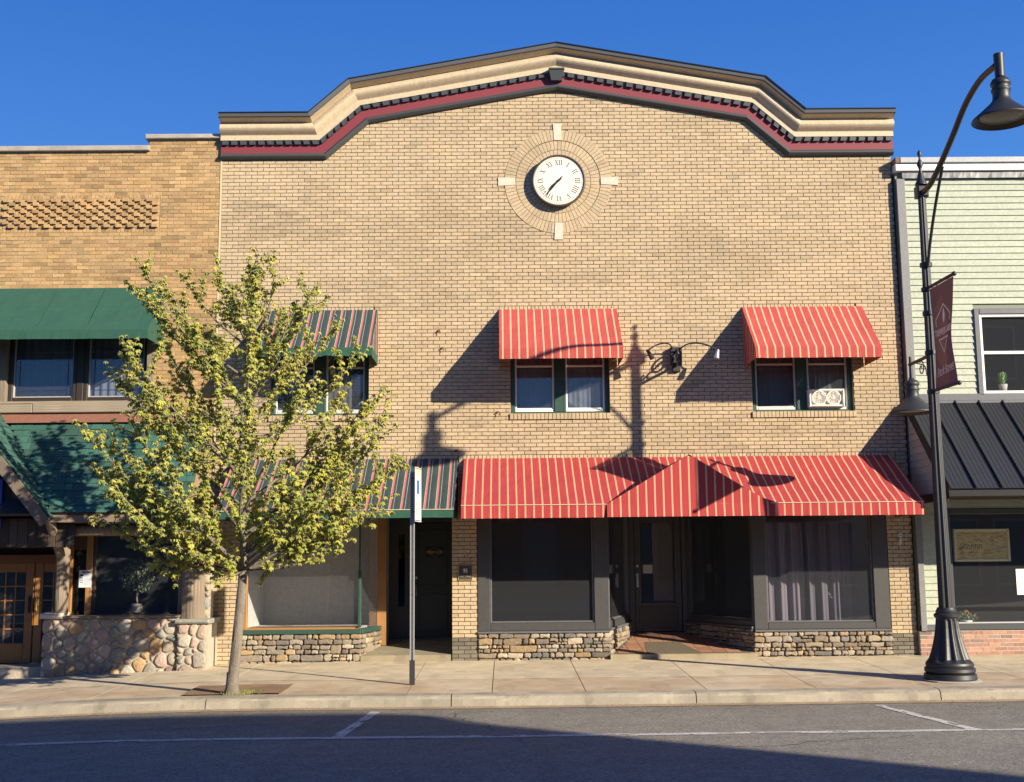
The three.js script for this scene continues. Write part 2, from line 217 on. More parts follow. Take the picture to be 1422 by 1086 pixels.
for (let k = -5; k < 6; k++) {
  const a = -0.75 + 3.33 * k + 0.007, b = a + 3.316, n = 22, G0 = new G(), prof = [[3.937, 0], [4.17, -0.005], [4.215, -0.022], [4.235, -0.05], [4.275, -0.19]];
  const P = (x, q) => { const w = (fbm(x * 4 + 9, q * 2, 17, 3) - 0.5); return [x, walkY(x, 3.94) + prof[q][1] + 0.008 * w, prof[q][0] + (q > 1 ? 0.016 * w : 0)]; };
  for (let i = 0; i < n; i++) for (let q = 0; q < 4; q++) { const x0 = a + (b - a) * i / n, x1 = a + (b - a) * (i + 1) / n, s = 0.60 + 0.72 * fbm(x0 * 2.6, q * 3.1, 91, 4); G0.quad(P(x0, q + 1), P(x1, q + 1), P(x1, q), P(x0, q), tone([0.375, 0.33, 0.255], s)); }
  for (const x of [a, b]) for (let q = 0; q < 4; q++) G0.quad(P(x, q), P(x, q + 1), [x, -0.4, prof[q + 1][0]], [x, -0.4, prof[q][0]], [0.25, 0.2, 0.14]);
  part(kerb, 'kerb_stone', G0, M.concrete);
}
// worn white paint: ragged little pieces left on the asphalt
function marking(x0, z0, x1, z1, w, seed, thr) {
  const G0 = new G(), len = Math.hypot(x1 - x0, z1 - z0), n = Math.round(len / 0.035), m = 4, ux = (x1 - x0) / len, uz = (z1 - z0) / len;
  for (let i = 0; i < n; i++) for (let j = 0; j < m; j++) {
    const s0 = len * i / n, s1 = len * (i + 1) / n, q = (k, s) => (k / m - 0.5) * w + ((k === 0 || k === m) ? 0.03 * (fbm(s * 5, k, seed, 3) - 0.5) : 0);
    if (fbm(s0 * 3.2, j * 0.9, seed + 4, 3) < thr || fbm(s0 * 0.9, 3, seed + 8, 2) < thr * 0.72) continue;
    const P = (s, k) => { const x = x0 + ux * s - uz * k, z = z0 + uz * s + ux * k; return [x, roadY(x, z) + 0.005, z]; };
    G0.quad(P(s0, q(j + 1, s0)), P(s1, q(j + 1, s1)), P(s1, q(j, s1)), P(s0, q(j, s0)));
  }
  return structure('road_marking', G0, M.paint);
}
marking(-26, 7.12, 26, 7.1, 0.15, 200, 0.32); marking(-1.72, 4.75, -1.9, 7.07, 0.13, 220, 0.33); marking(4.9, 4.7, 5.23, 7.03, 0.13, 240, 0.33); marking(-8.4, 4.8, -8.6, 7.07, 0.13, 260, 0.33); marking(11.6, 4.7, 11.9, 7.03, 0.13, 280, 0.33);
{ // grit washed into the gutter, cracks in the asphalt
  const f = rng(77), gr = new G(); for (let i = 0; i < 1500; i++) { const x = rr(-9, 10, f), z = 4.29 + 0.42 * f() * f() * f(), s = rr(0.003, 0.011, f), y = roadY(x, z) + 0.006, c = tone([0.36, 0.28, 0.19], rr(0.5, 1.3, f)), a = f() * 3; const P = (k, r, h) => [x + Math.cos(a + k * 1.57) * r, y + h, z + Math.sin(a + k * 1.57) * r]; for (let k = 0; k < 4; k++) gr.tri(P(k, s, 0), P(k + 1, s * 0.8, 0), [x, y + s * 0.9, z], c); }
  solo('grit', gr, M.stone, 'scattered brown grit and small pebbles along the gutter', 'grit', null, 'stuff');
  const road = scene.getObjectByName('road'); [[-1.2, 5.3, 0.9, 6.9, 1], [0.3, 7.6, -0.8, 4.9, 2], [5.9, 4.9, 8.6, 6.6, 3], [2.2, 8.1, 4.6, 7.5, 4], [-5.5, 6.4, -2.6, 6.0, 5]].forEach(([x0, z0, x1, z1, sd]) => { const G0 = new G(), n = 60, P = (i, w) => { const t = i / n, x = x0 + (x1 - x0) * t + 0.35 * (fbm(t * 9, sd, 13, 3) - 0.5), z = z0 + (z1 - z0) * t + 0.35 * (fbm(t * 9, sd + 9, 19, 3) - 0.5), k = w * (0.004 + 0.006 * fbm(t * 20, sd, 5, 2)); return [x + k, roadY(x, z) + 0.004, z + k]; }; for (let i = 0; i < n; i++) G0.quad(P(i, 1), P(i + 1, 1), P(i + 1, -1), P(i, -1)); part(road, 'tar_crack', G0, mat([0.06, 0.055, 0.05], 0.9)); });
}
structure('tree_pit', sheet(-4.5, -3.12, 2.92, 3.92, 16, 14, (x, z) => walkY(x, z) + 0.005 + 0.02 * fbm(x * 4, z * 4, 5, 3), (x, z) => { const k = 0.6 + 0.7 * fbm(x * 5, z * 5, 15, 4); return [0.27 * k, 0.165 * k, 0.09 * k]; }), M.concrete);

// ---------------------------------------------------------------- the tan brick shop building with the clock
const shop = thing('brick_building', 'wide tan brick shop building with clock gable, stepped cornice and striped awnings', 'building', 1, 0, 0);
const B = { x0: -5.09, x1: 7.11 };
const baseLine = [[309, 219.5], [446.5, 219], [509.8, 170.8], [770, 123.5], [1032.5, 164.8], [1088.8, 215.8], [1241.7, 214.8]].map(([x, y]) => { const p = onZ(x, y, 0.09); return [p.x, p.y]; });
baseLine[0] = [B.x0 - 0.02, (baseLine[0][1] + baseLine[1][1]) / 2]; baseLine[1][1] = baseLine[0][1]; baseLine[6] = [B.x1 + 0.03, (baseLine[5][1] + baseLine[6][1]) / 2]; baseLine[5][1] = baseLine[6][1];
{ const c = 1.01; for (const [a, b] of [[1, 5], [2, 4]]) { const h = (baseLine[b][0] - baseLine[a][0]) / 2, y = (baseLine[a][1] + baseLine[b][1]) / 2; baseLine[a] = [c - h, y]; baseLine[b] = [c + h, y]; } baseLine[3][0] = c; baseLine[0][1] = baseLine[1][1]; baseLine[6][1] = baseLine[5][1]; }
const nrm = (a, b) => { const dx = b[0] - a[0], dy = b[1] - a[1], l = Math.hypot(dx, dy); return [-dy / l, dx / l]; };
const mitre = baseLine.map((p, i) => { if (!i || i === 6) return [0, 1]; const a = nrm(baseLine[i - 1], p), b = nrm(p, baseLine[i + 1]), s = [a[0] + b[0], a[1] + b[1]], l = Math.hypot(...s), k = 2 / (l * l); return [s[0] * k, s[1] * k]; });
const along = (i, t, y, z) => { const a = baseLine[i], b = baseLine[i + 1], m = mitre[i], q = mitre[i + 1]; return [a[0] + (b[0] - a[0]) * t + (m[0] + (q[0] - m[0]) * t) * y, a[1] + (b[1] - a[1]) * t + (m[1] + (q[1] - m[1]) * t) * y, z]; };
const roofLine = (x) => { for (let i = 0; i < 6; i++) if (x <= baseLine[i + 1][0]) { const t = Math.max(0, (x - baseLine[i][0]) / (baseLine[i + 1][0] - baseLine[i][0])); return baseLine[i][1] + t * (baseLine[i + 1][1] - baseLine[i][1]); } return baseLine[6][1]; };
const WIN = [[-4.14, -2.40, 4.27, 5.98], [0.12, 1.875, 4.27, 5.98], [4.415, 6.215, 4.27, 5.98]];
const CLK = onZ(775, 252, 0);
const stores = [[-4.6, -0.93, -0.12, 2.86], [-0.49, 6.67, -0.12, 2.86]];
{ // mortar wall with openings
  const s = new THREE.Shape(); s.moveTo(B.x0, -0.4); s.lineTo(B.x1, -0.4);
  for (let i = 6; i >= 0; i--) { const y = 0.66, p = [baseLine[i][0] + mitre[i][0] * y, baseLine[i][1] + mitre[i][1] * y]; s.lineTo(Math.min(B.x1, Math.max(B.x0, p[0])), p[1]); } s.lineTo(B.x0, -0.4);
  for (const q of [...WIN, ...stores]) { const h = new THREE.Path(); h.moveTo(q[0], q[2]); h.lineTo(q[0], q[3]); h.lineTo(q[1], q[3]); h.lineTo(q[1], q[2]); h.lineTo(q[0], q[2]); s.holes.push(h); }
  const gg = new THREE.ExtrudeGeometry(s, { depth: 0.3, bevelEnabled: false, curveSegments: 4 }); gg.translate(0, 0, -0.326);
  var shopWall = part(shop, 'wall', gg, M.mortarDark);
}
const brickTan = (x, y, f) => {
  const pier = y < 0.37 && (x > -5 && (x < -4.4 || (x > -1 && x < -0.3) || x > 6.5)) && x > -4;
  const big = fbm(x * 0.9, y * 1.6, 301, 4), str = fbm(x * 0.5, y * 7, 305, 3); let k = 0.845 + 0.13 * big + 0.085 * (f() - 0.5) + 0.10 * (str - 0.5); const q = f(); if (q < 0.05) k *= 0.86; if (q > 0.97) k *= 1.1;
  if (big < 0.37) k *= 0.93; for (const [sx, sy, rx, ry, a] of [[-4.55, 7.75, 0.8, 0.35, 0.16], [-3.7, 7.6, 0.9, 0.2, 0.10], [-1.1, 9.6, 0.7, 0.18, 0.09], [1.4, 6.75, 1.3, 0.18, 0.10], [4.9, 7.2, 1.1, 0.25, 0.08], [-2.6, 6.6, 0.9, 0.14, 0.10], [2.9, 4.75, 0.6, 0.2, 0.09], [5.3, 3.95, 1.0, 0.16, 0.10], [1.0, 4.02, 1.0, 0.1, 0.10], [6.6, 8.6, 0.5, 0.6, 0.08]]) { const q2 = Math.hypot((x - sx) / rx, (y - sy) / ry) + 0.9 * (fbm(x * 3, y * 6, 311, 3) - 0.5); if (q2 < 1) k *= 1 - a * (0.4 + 0.9 * f()); } const w = f() - 0.5, c = [0.55 * k * (1 + 0.03 * w), 0.418 * k, 0.258 * k * (1 - 0.07 * w)];
  if (pier) { const s = 0.5 + 0.3 * f(); return [0.19 * s * 1.4, 0.165 * s * 1.4, 0.12 * s * 1.4]; } return c;
};
{
  const sold = [[-0.8, 6.9, 3.4035, 3.5405], [-4.6, -0.82, 3.4035, 3.5405], ...WIN.map((q) => [q[0] - 0.1, q[1] + 0.1, 6.0065, 6.212])], sills = WIN.map((q) => [q[0] - 0.02, q[1] + 0.02, 4.165, 4.27]);
  const list = bond({ x0: B.x0, x1: B.x1, y0: -0.09, y1: 10.2, J: 0.0108, open: [...WIN, ...stores, ...sold], circle: [CLK.x, CLK.y, 0.935], top: (x) => roofLine(x) + 0.04 });
  layBricks(shopWall, list, 0.003, 0.032, brickTan, M.brick, 'brick', 300);
  const sg = new G(), f = rng(9); for (const q of sold) for (let x = q[0]; x < q[1] - 0.03; x += 0.0685) brickGeo(sg, { l0: x + 0.005, r0: Math.min(x + 0.0635, q[1]), l1: x + 0.005, r1: Math.min(x + 0.0635, q[1]), y0: q[2] + 0.004, y1: q[3] - 0.005 }, -0.027, 0.001, brickTan(x, q[2], f));
  part(shopWall, 'soldier_course', sg, M.brick, 'stuff');
  for (const q of sills) for (let x = q[0]; x < q[1] - 0.03; x += 0.0685) { const b = { l0: x + 0.005, r0: x + 0.0635, l1: x + 0.005, r1: x + 0.0635, y0: q[2], y1: q[3] - 0.002 }; part(shopWall, 'sill_brick', brickGeo(new G(), b, -0.1, 0.03 + 0.004 * f(), brickTan(x, 4.2, f)), M.brick); }
  // ring of radial bricks round the clock with four pale keystones
  const rings = [[0.775, 0.972, 84, 0.004], [0.60, 0.765, 64, -0.03], [0.42, 0.592, 48, -0.032]], key = [0, 90, 180, 270];
  part(shopWall, 'clock_recess', new THREE.CylinderGeometry(0.77, 0.77, 0.004, 64).rotateX(Math.PI / 2).translate(CLK.x, CLK.y, -0.022), M.mortarDark);
  for (const [r0, r1, n, z] of rings) for (let i = 0; i < n; i++) {
    const a = (i + 0.5) / n * 2 * Math.PI, deg = a / R; if (r0 > 0.7 && key.some((k) => Math.abs(((deg - k + 540) % 360) - 180) < 4.6)) continue;
    const h0 = Math.PI / n - 0.0035 / r0, h1 = Math.PI / n - 0.0035 / r1, P = (r, t, zz) => [CLK.x + Math.cos(t) * r, CLK.y + Math.sin(t) * r, zz], col = brickTan(a * 3, r0, f), zz = z > 0 ? z : 0.002;
    const zf = z > 0 ? 0.012 : 0.003; part(shopWall, 'ring_brick', new G().hexa([P(r0, a + h0, zf), P(r0, a - h0, zf), P(r0, a - h0, -0.026), P(r0, a + h0, -0.026), P(r1, a + h1, zf), P(r1, a - h1, zf), P(r1, a - h1, -0.026), P(r1, a + h1, -0.026)], col, 'b'), M.brick);
  }
  for (const k of key) { const a = k * R, w0 = 0.062, w1 = 0.082, P = (r, w, z) => [CLK.x + Math.cos(a) * r - Math.sin(a) * w, CLK.y + Math.sin(a) * r + Math.cos(a) * w, z]; part(shopWall, 'keystone', new G().hexa([P(0.775, w0, 0.022), P(0.775, -w0, 0.022), P(0.775, -w0, -0.012), P(0.775, w0, -0.012), P(1.09, w1, 0.022), P(1.09, -w1, 0.022), P(1.09, -w1, -0.012), P(1.09, w1, -0.012)]), M.limestone); }
}
{ // cornice: one profile carried along the stepped gable, mitred at every bend
  const arc = (z0, y0, z1, y1, b, n) => [...Array(n + 1)].map((_, i) => { const t = i / n, s = Math.sin(t * Math.PI) * b; return [z0 + (z1 - z0) * t + s, y0 + (y1 - y0) * t]; });
  const loft = (prof, cap = true) => { const G0 = new G(); for (let i = 0; i < 6; i++) for (let k = 0; k + 1 < prof.length; k++) { const [z0, y0] = prof[k], [z1, y1] = prof[k + 1]; G0.quad(along(i, 0, y0, z0), along(i, 1, y0, z0), along(i, 1, y1, z1), along(i, 0, y1, z1)); }
    if (cap) for (const [i, t] of [[0, 0], [5, 1]]) for (let k = 0; k + 1 < prof.length; k++) G0.quad(along(i, t, prof[k][1], 0), along(i, t, prof[k][1], prof[k][0]), along(i, t, prof[k + 1][1], prof[k + 1][0]), along(i, t, prof[k + 1][1], 0)); return G0; };
  const cornice = part(shop, 'cornice', loft([[0.0, 0.702], [0.292, 0.702], [0.31, 0.715], [0.325, 0.776]]), M.slate);
  part(cornice, 'cove', loft([[0.0, 0.656], [0.15, 0.656], ...arc(0.15, 0.658, 0.29, 0.70, -0.008, 5)]), M.cream);
  part(cornice, 'coping', loft([[0.0, 0.777], [0.340, 0.777], [0.342, 0.792], [0.05, 0.815], [-0.34, 0.80], [-0.34, 0.60]], true), M.black);
  part(cornice, 'torus_moulding', loft([[0.0, 0.437], [0.105, 0.437], ...arc(0.105, 0.44, 0.135, 0.655, 0.085, 9)]), M.cream);
  part(cornice, 'cream_band', loft([[0.0, 0.337], [0.112, 0.337], [0.112, 0.4], [0.100, 0.402], [0.100, 0.437]]), M.cream);
  part(cornice, 'red_frieze', loft([[0.055, 0.108], [0.055, 0.336]]), M.darkRed);
  part(cornice, 'base_moulding', loft([[0.0, 0.0], ...arc(0.05, 0.0, 0.055, 0.108, 0.05, 7)]), M.slate2);
  part(cornice, 'dentil_rail', loft([[0.056, 0.305], [0.078, 0.305], [0.078, 0.337]]), M.slate2);
  for (let i = 0; i < 6; i++) { const len = Math.hypot(baseLine[i + 1][0] - baseLine[i][0], baseLine[i + 1][1] - baseLine[i][1]), n = Math.max(2, Math.round(len / 0.178));
    for (let k = 0; k < n; k++) { const t0 = (k + 0.17) / n, t1 = (k + 0.83) / n, q = (z, y) => [along(i, t0, y, z), along(i, t1, y, z)]; const [a, b] = q(0.105, 0.258), [d, c] = q(0.05, 0.258), [e, ff] = q(0.105, 0.332), [h, gg] = q(0.05, 0.332); part(cornice, 'dentil', new G().hexa([a, b, c, d, e, ff, gg, h], undefined, 'b'), M.slate2); } }
  const [ax, ay] = baseLine[3], A = (x, y, z) => [ax + x, ay + y, z];
  part(cornice, 'apex_block', new G().hexa([A(-0.10, 0.145, 0.15), A(0.10, 0.145, 0.15), A(0.10, 0.145, 0), A(-0.10, 0.145, 0), A(-0.135, 0.335, 0.20), A(0.135, 0.335, 0.20), A(0.135, 0.335, 0), A(-0.135, 0.335, 0)]).box(ax - 0.145, ax + 0.145, ay + 0.335, ay + 0.36, 0, 0.215), M.slate2);
}
{ // body of the building behind the front
  part(shop, 'flank_wall', new G().box(B.x0 - 0.0, B.x0 + 0.25, -0.4, 9.0, -14, -0.31).box(B.x1 - 0.25, B.x1, -0.4, 9.0, -14, -0.31).box(B.x0, B.x1, -0.4, 9, -14.25, -14.0), M.mortarTan);
  part(shop, 'flat_roof', bx(B.x0 + 0.25, B.x1 - 0.25, 8.7, 8.95, -14, -0.31), M.ironRough);
  part(shop, 'upper_floor', bx(B.x0 + 0.25, B.x1 - 0.25, 3.0, 3.2, -14, -0.31), M.interior);
  part(shop, 'upper_room_wall', new G().box(B.x0 + 0.25, B.x1 - 0.25, 3.2, 8.7, -4.2, -4.0), M.interior);
}
// upper windows: green frame, wide mullion, two white sash windows
function sashWindow(bld, [x0, x1, y0, y1], { sashMat = M.white, curtains = [1, 1], lift = 0 } = {}) {
  const z = -0.1, fr = part(bld, 'window', merge(cb(x0, x0 + 0.075, y0, y1, z - 0.06, z + 0.035), cb(x1 - 0.075, x1, y0, y1, z - 0.06, z + 0.035), cb(x0 + 0.075, x1 - 0.075, y1 - 0.08, y1, z - 0.06, z + 0.035), cb(x0 + 0.075, x1 - 0.075, y0, y0 + 0.035, z - 0.06, z + 0.05)), M.green);
  const mid = (x0 + x1) / 2, mw = 0.10; part(fr, 'mullion', merge(cb(mid - mw, mid + mw, y0 + 0.035, y1 - 0.08, z - 0.06, z + 0.03), cb(mid + mw - 0.035, mid + mw - 0.02, y0 + 0.04, y1 - 0.08, z + 0.03, z + 0.034, 0.001)), M.green);
  [[x0 + 0.075, mid - mw], [mid + mw, x1 - 0.075]].forEach(([a, b], k) => {
    const c = y0 + 0.035, d = y1 - 0.08, my = y0 + 0.86, t = 0.032, zs = z - 0.005;
    part(fr, 'sash', merge(cb(a, a + t, c, d, zs - 0.05, zs + 0.01), cb(b - t, b, c, d, zs - 0.05, zs + 0.01), cb(a + t, b - t, c, c + 0.05, zs - 0.05, zs + 0.012), cb(a + t, b - t, c + 0.05, c + 0.075, zs - 0.05, zs - 0.01, 0.004), cb(a + t, b - t, my - 0.012, my + 0.022, zs - 0.05, zs), cb(a + t, b - t, d - 0.05, d, zs - 0.05, zs)), sashMat);
    part(fr, 'pane', merge(bx(a + t, b - t, c + 0.06, my, zs - 0.03, zs - 0.026), bx(a + t, b - t, my + 0.01, d - 0.03, zs - 0.044, zs - 0.04)), M.glass);
    if (curtains[k]) { const G0 = new G(), n = 40; for (let i = 0; i < n; i++) { const q = (i_) => { const xx = a - 0.02 + (b - a + 0.04) * i_ / n; return [xx, 0.005 * Math.sin(xx * 70 + k) + 0.006 * Math.sin(xx * 29)]; }, [xa, za] = q(i), [xb, zb] = q(i + 1); G0.quad([xa, c, zs - 0.16 + za], [xb, c, zs - 0.16 + zb], [xb, d, zs - 0.16 + zb], [xa, d, zs - 0.16 + za]); } part(fr, 'curtain', G0, curtains[k]); }
  });
  return fr;
}
const sheer = mat([0.15, 0.16, 0.18], 0.95, { map: weave }), grayCurtain = mat([0.10, 0.10, 0.10], 0.95, { map: weave });
sashWindow(shop, WIN[0], { sashMat: mat([0.45, 0.46, 0.43], 0.5), curtains: [grayCurtain, grayCurtain] });
sashWindow(shop, WIN[1], { curtains: [sheer, sheer] });
sashWindow(shop, WIN[2], { sashMat: mat([0.50, 0.48, 0.45], 0.5), curtains: [grayCurtain, grayCurtain] });
// ---- shopfronts
const frameRect = (x0, x1, y0, y1, l, r, b, t, z0, z1, k = 0.01) => merge(cb(x0, x0 + l, y0, y1, z0, z1, k), cb(x1 - r, x1, y0, y1, z0, z1, k), cb(x0 + l, x1 - r, y0, y0 + b, z0, z1 - 0.002, k), cb(x0 + l, x1 - r, y1 - t, y1, z0, z1 - 0.002, k));
function displayWindow(name, x0, x1, y0, y1, l, r, b, t, m, bead, mtx) {
  const f = (q) => { if (mtx) q.applyMatrix4(mtx); return q; }, w = part(shop, name, f(frameRect(x0, x1, y0, y1, l, r, b, t, -0.11, 0.0)), m);
  const a = x0 + l, c = x1 - r, d = y0 + b, e = y1 - t, s = 0.028;
  part(w, 'glazing_bead', f(frameRect(a, c, d, e, s, s, s, s, -0.09, -0.03, 0.006)), bead);
  part(w, 'sill', f(cb(x0 - 0.0, x1 + 0.0, y0 - 0.035, y0, -0.1, 0.045, 0.006)), bead);
  part(w, 'pane', f(bx(a + s, c - s, d + s, e - s, -0.075, -0.069)), M.glass); return w;
}
displayWindow('display_window', -0.488, 1.79, 0.49, 2.80, 0.22, 0.255, 0.14, 0.15, M.store, M.trimGrey);
displayWindow('display_window', 4.30, 6.668, 0.475, 2.80, 0.235, 0.27, 0.12, 0.15, M.store, M.trimGrey);
const splay = (ax, az, bx_, bz) => { const len = Math.hypot(bx_ - ax, bz - az), m = new THREE.Matrix4().makeRotationY(-Math.atan2(bz - az, bx_ - ax)); m.setPosition(ax, 0, az); return [len, m]; };
const [sl, slM] = splay(1.80, -0.03, 2.37, -1.9), [sr, srM] = splay(3.43, -1.9, 4.29, -0.03);
displayWindow('side_window', 0, sl, 0.53, 2.80, 0.05, 0.06, 0.12, 0.12, M.store, M.trimGrey, slM);
displayWindow('side_window', 0, sr, 0.53, 2.80, 0.06, 0.05, 0.10, 0.12, M.store, M.slate, srM);
const veneer = part(shop, 'stone_veneer', new G().box(-0.488, 1.76, -0.3, 0.455, -0.2, -0.05).box(4.33, 6.668, -0.3, 0.44, -0.2, -0.05), M.mortarDark);
ledgeStones(veneer, -0.486, 1.82, -0.06, 0.452, -0.004, null, 501); ledgeStones(veneer, 4.27, 6.668, -0.06, 0.438, -0.004, null, 502);
const back = new G().box(0.05, sl, -0.2, 0.495, -0.15, -0.05).geo(slM), back2 = new G().box(0, sr - 0.05, -0.2, 0.495, -0.15, -0.05).geo(srM);
const veneer2 = part(shop, 'stone_veneer', merge(back, back2), M.mortarDark);
ledgeStones(veneer2, 0.0, sl - 0.02, 0.02, 0.49, -0.004, slM, 503); ledgeStones(veneer2, 0.0, sr, 0.02, 0.49, -0.004, srM, 504);
{ // entrance: ramped tile floor, door with glass, soffit, rooms behind
  const fl = (x0, x1, z0, z1, e = 0) => { const Y = (z) => 0.085 + 0.105 * (0.1 - z) + e; return [[x0, Y(z1), z1], [x1, Y(z1), z1]]; };
  const Y = (z) => 0.085 + 0.108 * (0.1 - z), q = (x, z, d = 0) => [x, Y(z) + d, z];
  part(shop, 'entrance_step', new G().hexa([[1.79, -0.2, 0.1], [4.31, -0.2, 0.1], [3.5, -0.2, -2.0], [2.3, -0.2, -2.0], q(1.79, 0.1), q(4.31, 0.1), q(3.5, -2.0), q(2.3, -2.0)], undefined, 'b'), mat([0.36, 0.30, 0.20], 0.95, { map: concreteT }));
  const tile = part(shop, 'tile_floor', new G().quad(q(1.86, 0.02, 0.004), q(4.22, 0.02, 0.004), q(3.42, -1.95, 0.004), q(2.38, -1.95, 0.004)), mat([0.10, 0.08, 0.06], 0.9));
  const tm = [mat([0.38, 0.19, 0.11], 0.75, { map: speck }), mat([0.34, 0.165, 0.095], 0.75, { map: speck }), mat([0.42, 0.22, 0.13], 0.75, { map: speck })], s = 0.24;
  for (let i = 0; i < 9; i++) for (let j = 0; j < 8; j++) { const z1 = 0.015 - j * s, z0 = z1 - s + 0.008, xl = 1.87 + 0.27 * (0.02 - z0), xr = 4.21 - 0.405 * (0.02 - z0), a = Math.max(xl, 1.9 + i * s), b = Math.min(xr, 1.9 + (i + 1) * s - 0.008); if (b - a > 0.03) part(tile, 'tile', new G().quad(q(a, z1, 0.009), q(b, z1, 0.009), q(b, z0, 0.009), q(a, z0, 0.009)), tm[(i * 7 + j * 3 + (i * j) % 5) % 3]); }
  const dz = -1.93, dx0 = 2.42, dx1 = 3.38, dy = 0.30;
  part(shop, 'door_frame', merge(cb(2.36, 2.45, 0.2, 2.8, dz - 0.1, dz + 0.04), cb(3.35, 3.44, 0.2, 2.8, dz - 0.1, dz + 0.04), cb(2.45, 3.35, 2.52, 2.8, dz - 0.1, dz + 0.04), bx(2.45, 3.35, 0.2, 0.325, dz - 0.1, dz + 0.05)), M.store);
  const door = part(shop, 'door', frameRect(2.455, 3.345, 0.33, 2.515, 0.13, 0.13, 0.55, 0.14, dz - 0.06, dz), M.store);
  part(door, 'pane', bx(2.58, 3.22, 0.86, 2.39, dz - 0.04, dz - 0.034), M.glass);
  part(door, 'kick_panel', cb(2.53, 3.27, 0.40, 0.80, dz, dz + 0.012, 0.006), mat([0.045, 0.038, 0.03], 0.6));
  part(door, 'handle', merge(cb(2.485, 2.53, 1.16, 1.42, dz, dz + 0.012, 0.004), tube([V(2.508, 1.20, dz + 0.01), V(2.508, 1.21, dz + 0.055), V(2.508, 1.36, dz + 0.055), V(2.508, 1.38, dz + 0.01)], 0.009), new THREE.CylinderGeometry(0.022, 0.022, 0.02, 14).rotateX(Math.PI / 2).translate(2.508, 1.56, dz + 0.01)), M.steel);
  part(door, 'notice', bx(2.62, 2.80, 1.42, 1.58, dz - 0.03, dz - 0.028), mat([0.45, 0.43, 0.38], 0.9));
  part(shop, 'soffit', new G().box(-0.48, 6.66, 2.80, 2.86, -5.9, -0.02).box(-4.6, -0.93, 2.80, 2.86, -5.9, -0.02), M.interiorDark);
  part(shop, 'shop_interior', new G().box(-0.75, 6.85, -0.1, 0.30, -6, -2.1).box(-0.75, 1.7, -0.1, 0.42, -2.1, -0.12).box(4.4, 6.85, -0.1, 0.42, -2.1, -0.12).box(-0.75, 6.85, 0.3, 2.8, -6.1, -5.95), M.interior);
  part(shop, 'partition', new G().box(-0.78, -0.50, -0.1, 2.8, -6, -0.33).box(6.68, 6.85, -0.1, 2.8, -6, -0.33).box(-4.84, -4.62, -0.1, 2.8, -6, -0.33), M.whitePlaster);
  part(shop, 'hinged_shade', bx(2.82, 3.2, 0.9, 2.36, dz - 0.1, dz - 0.09), mat([0.20, 0.17, 0.13], 0.95, { map: weave }));
}
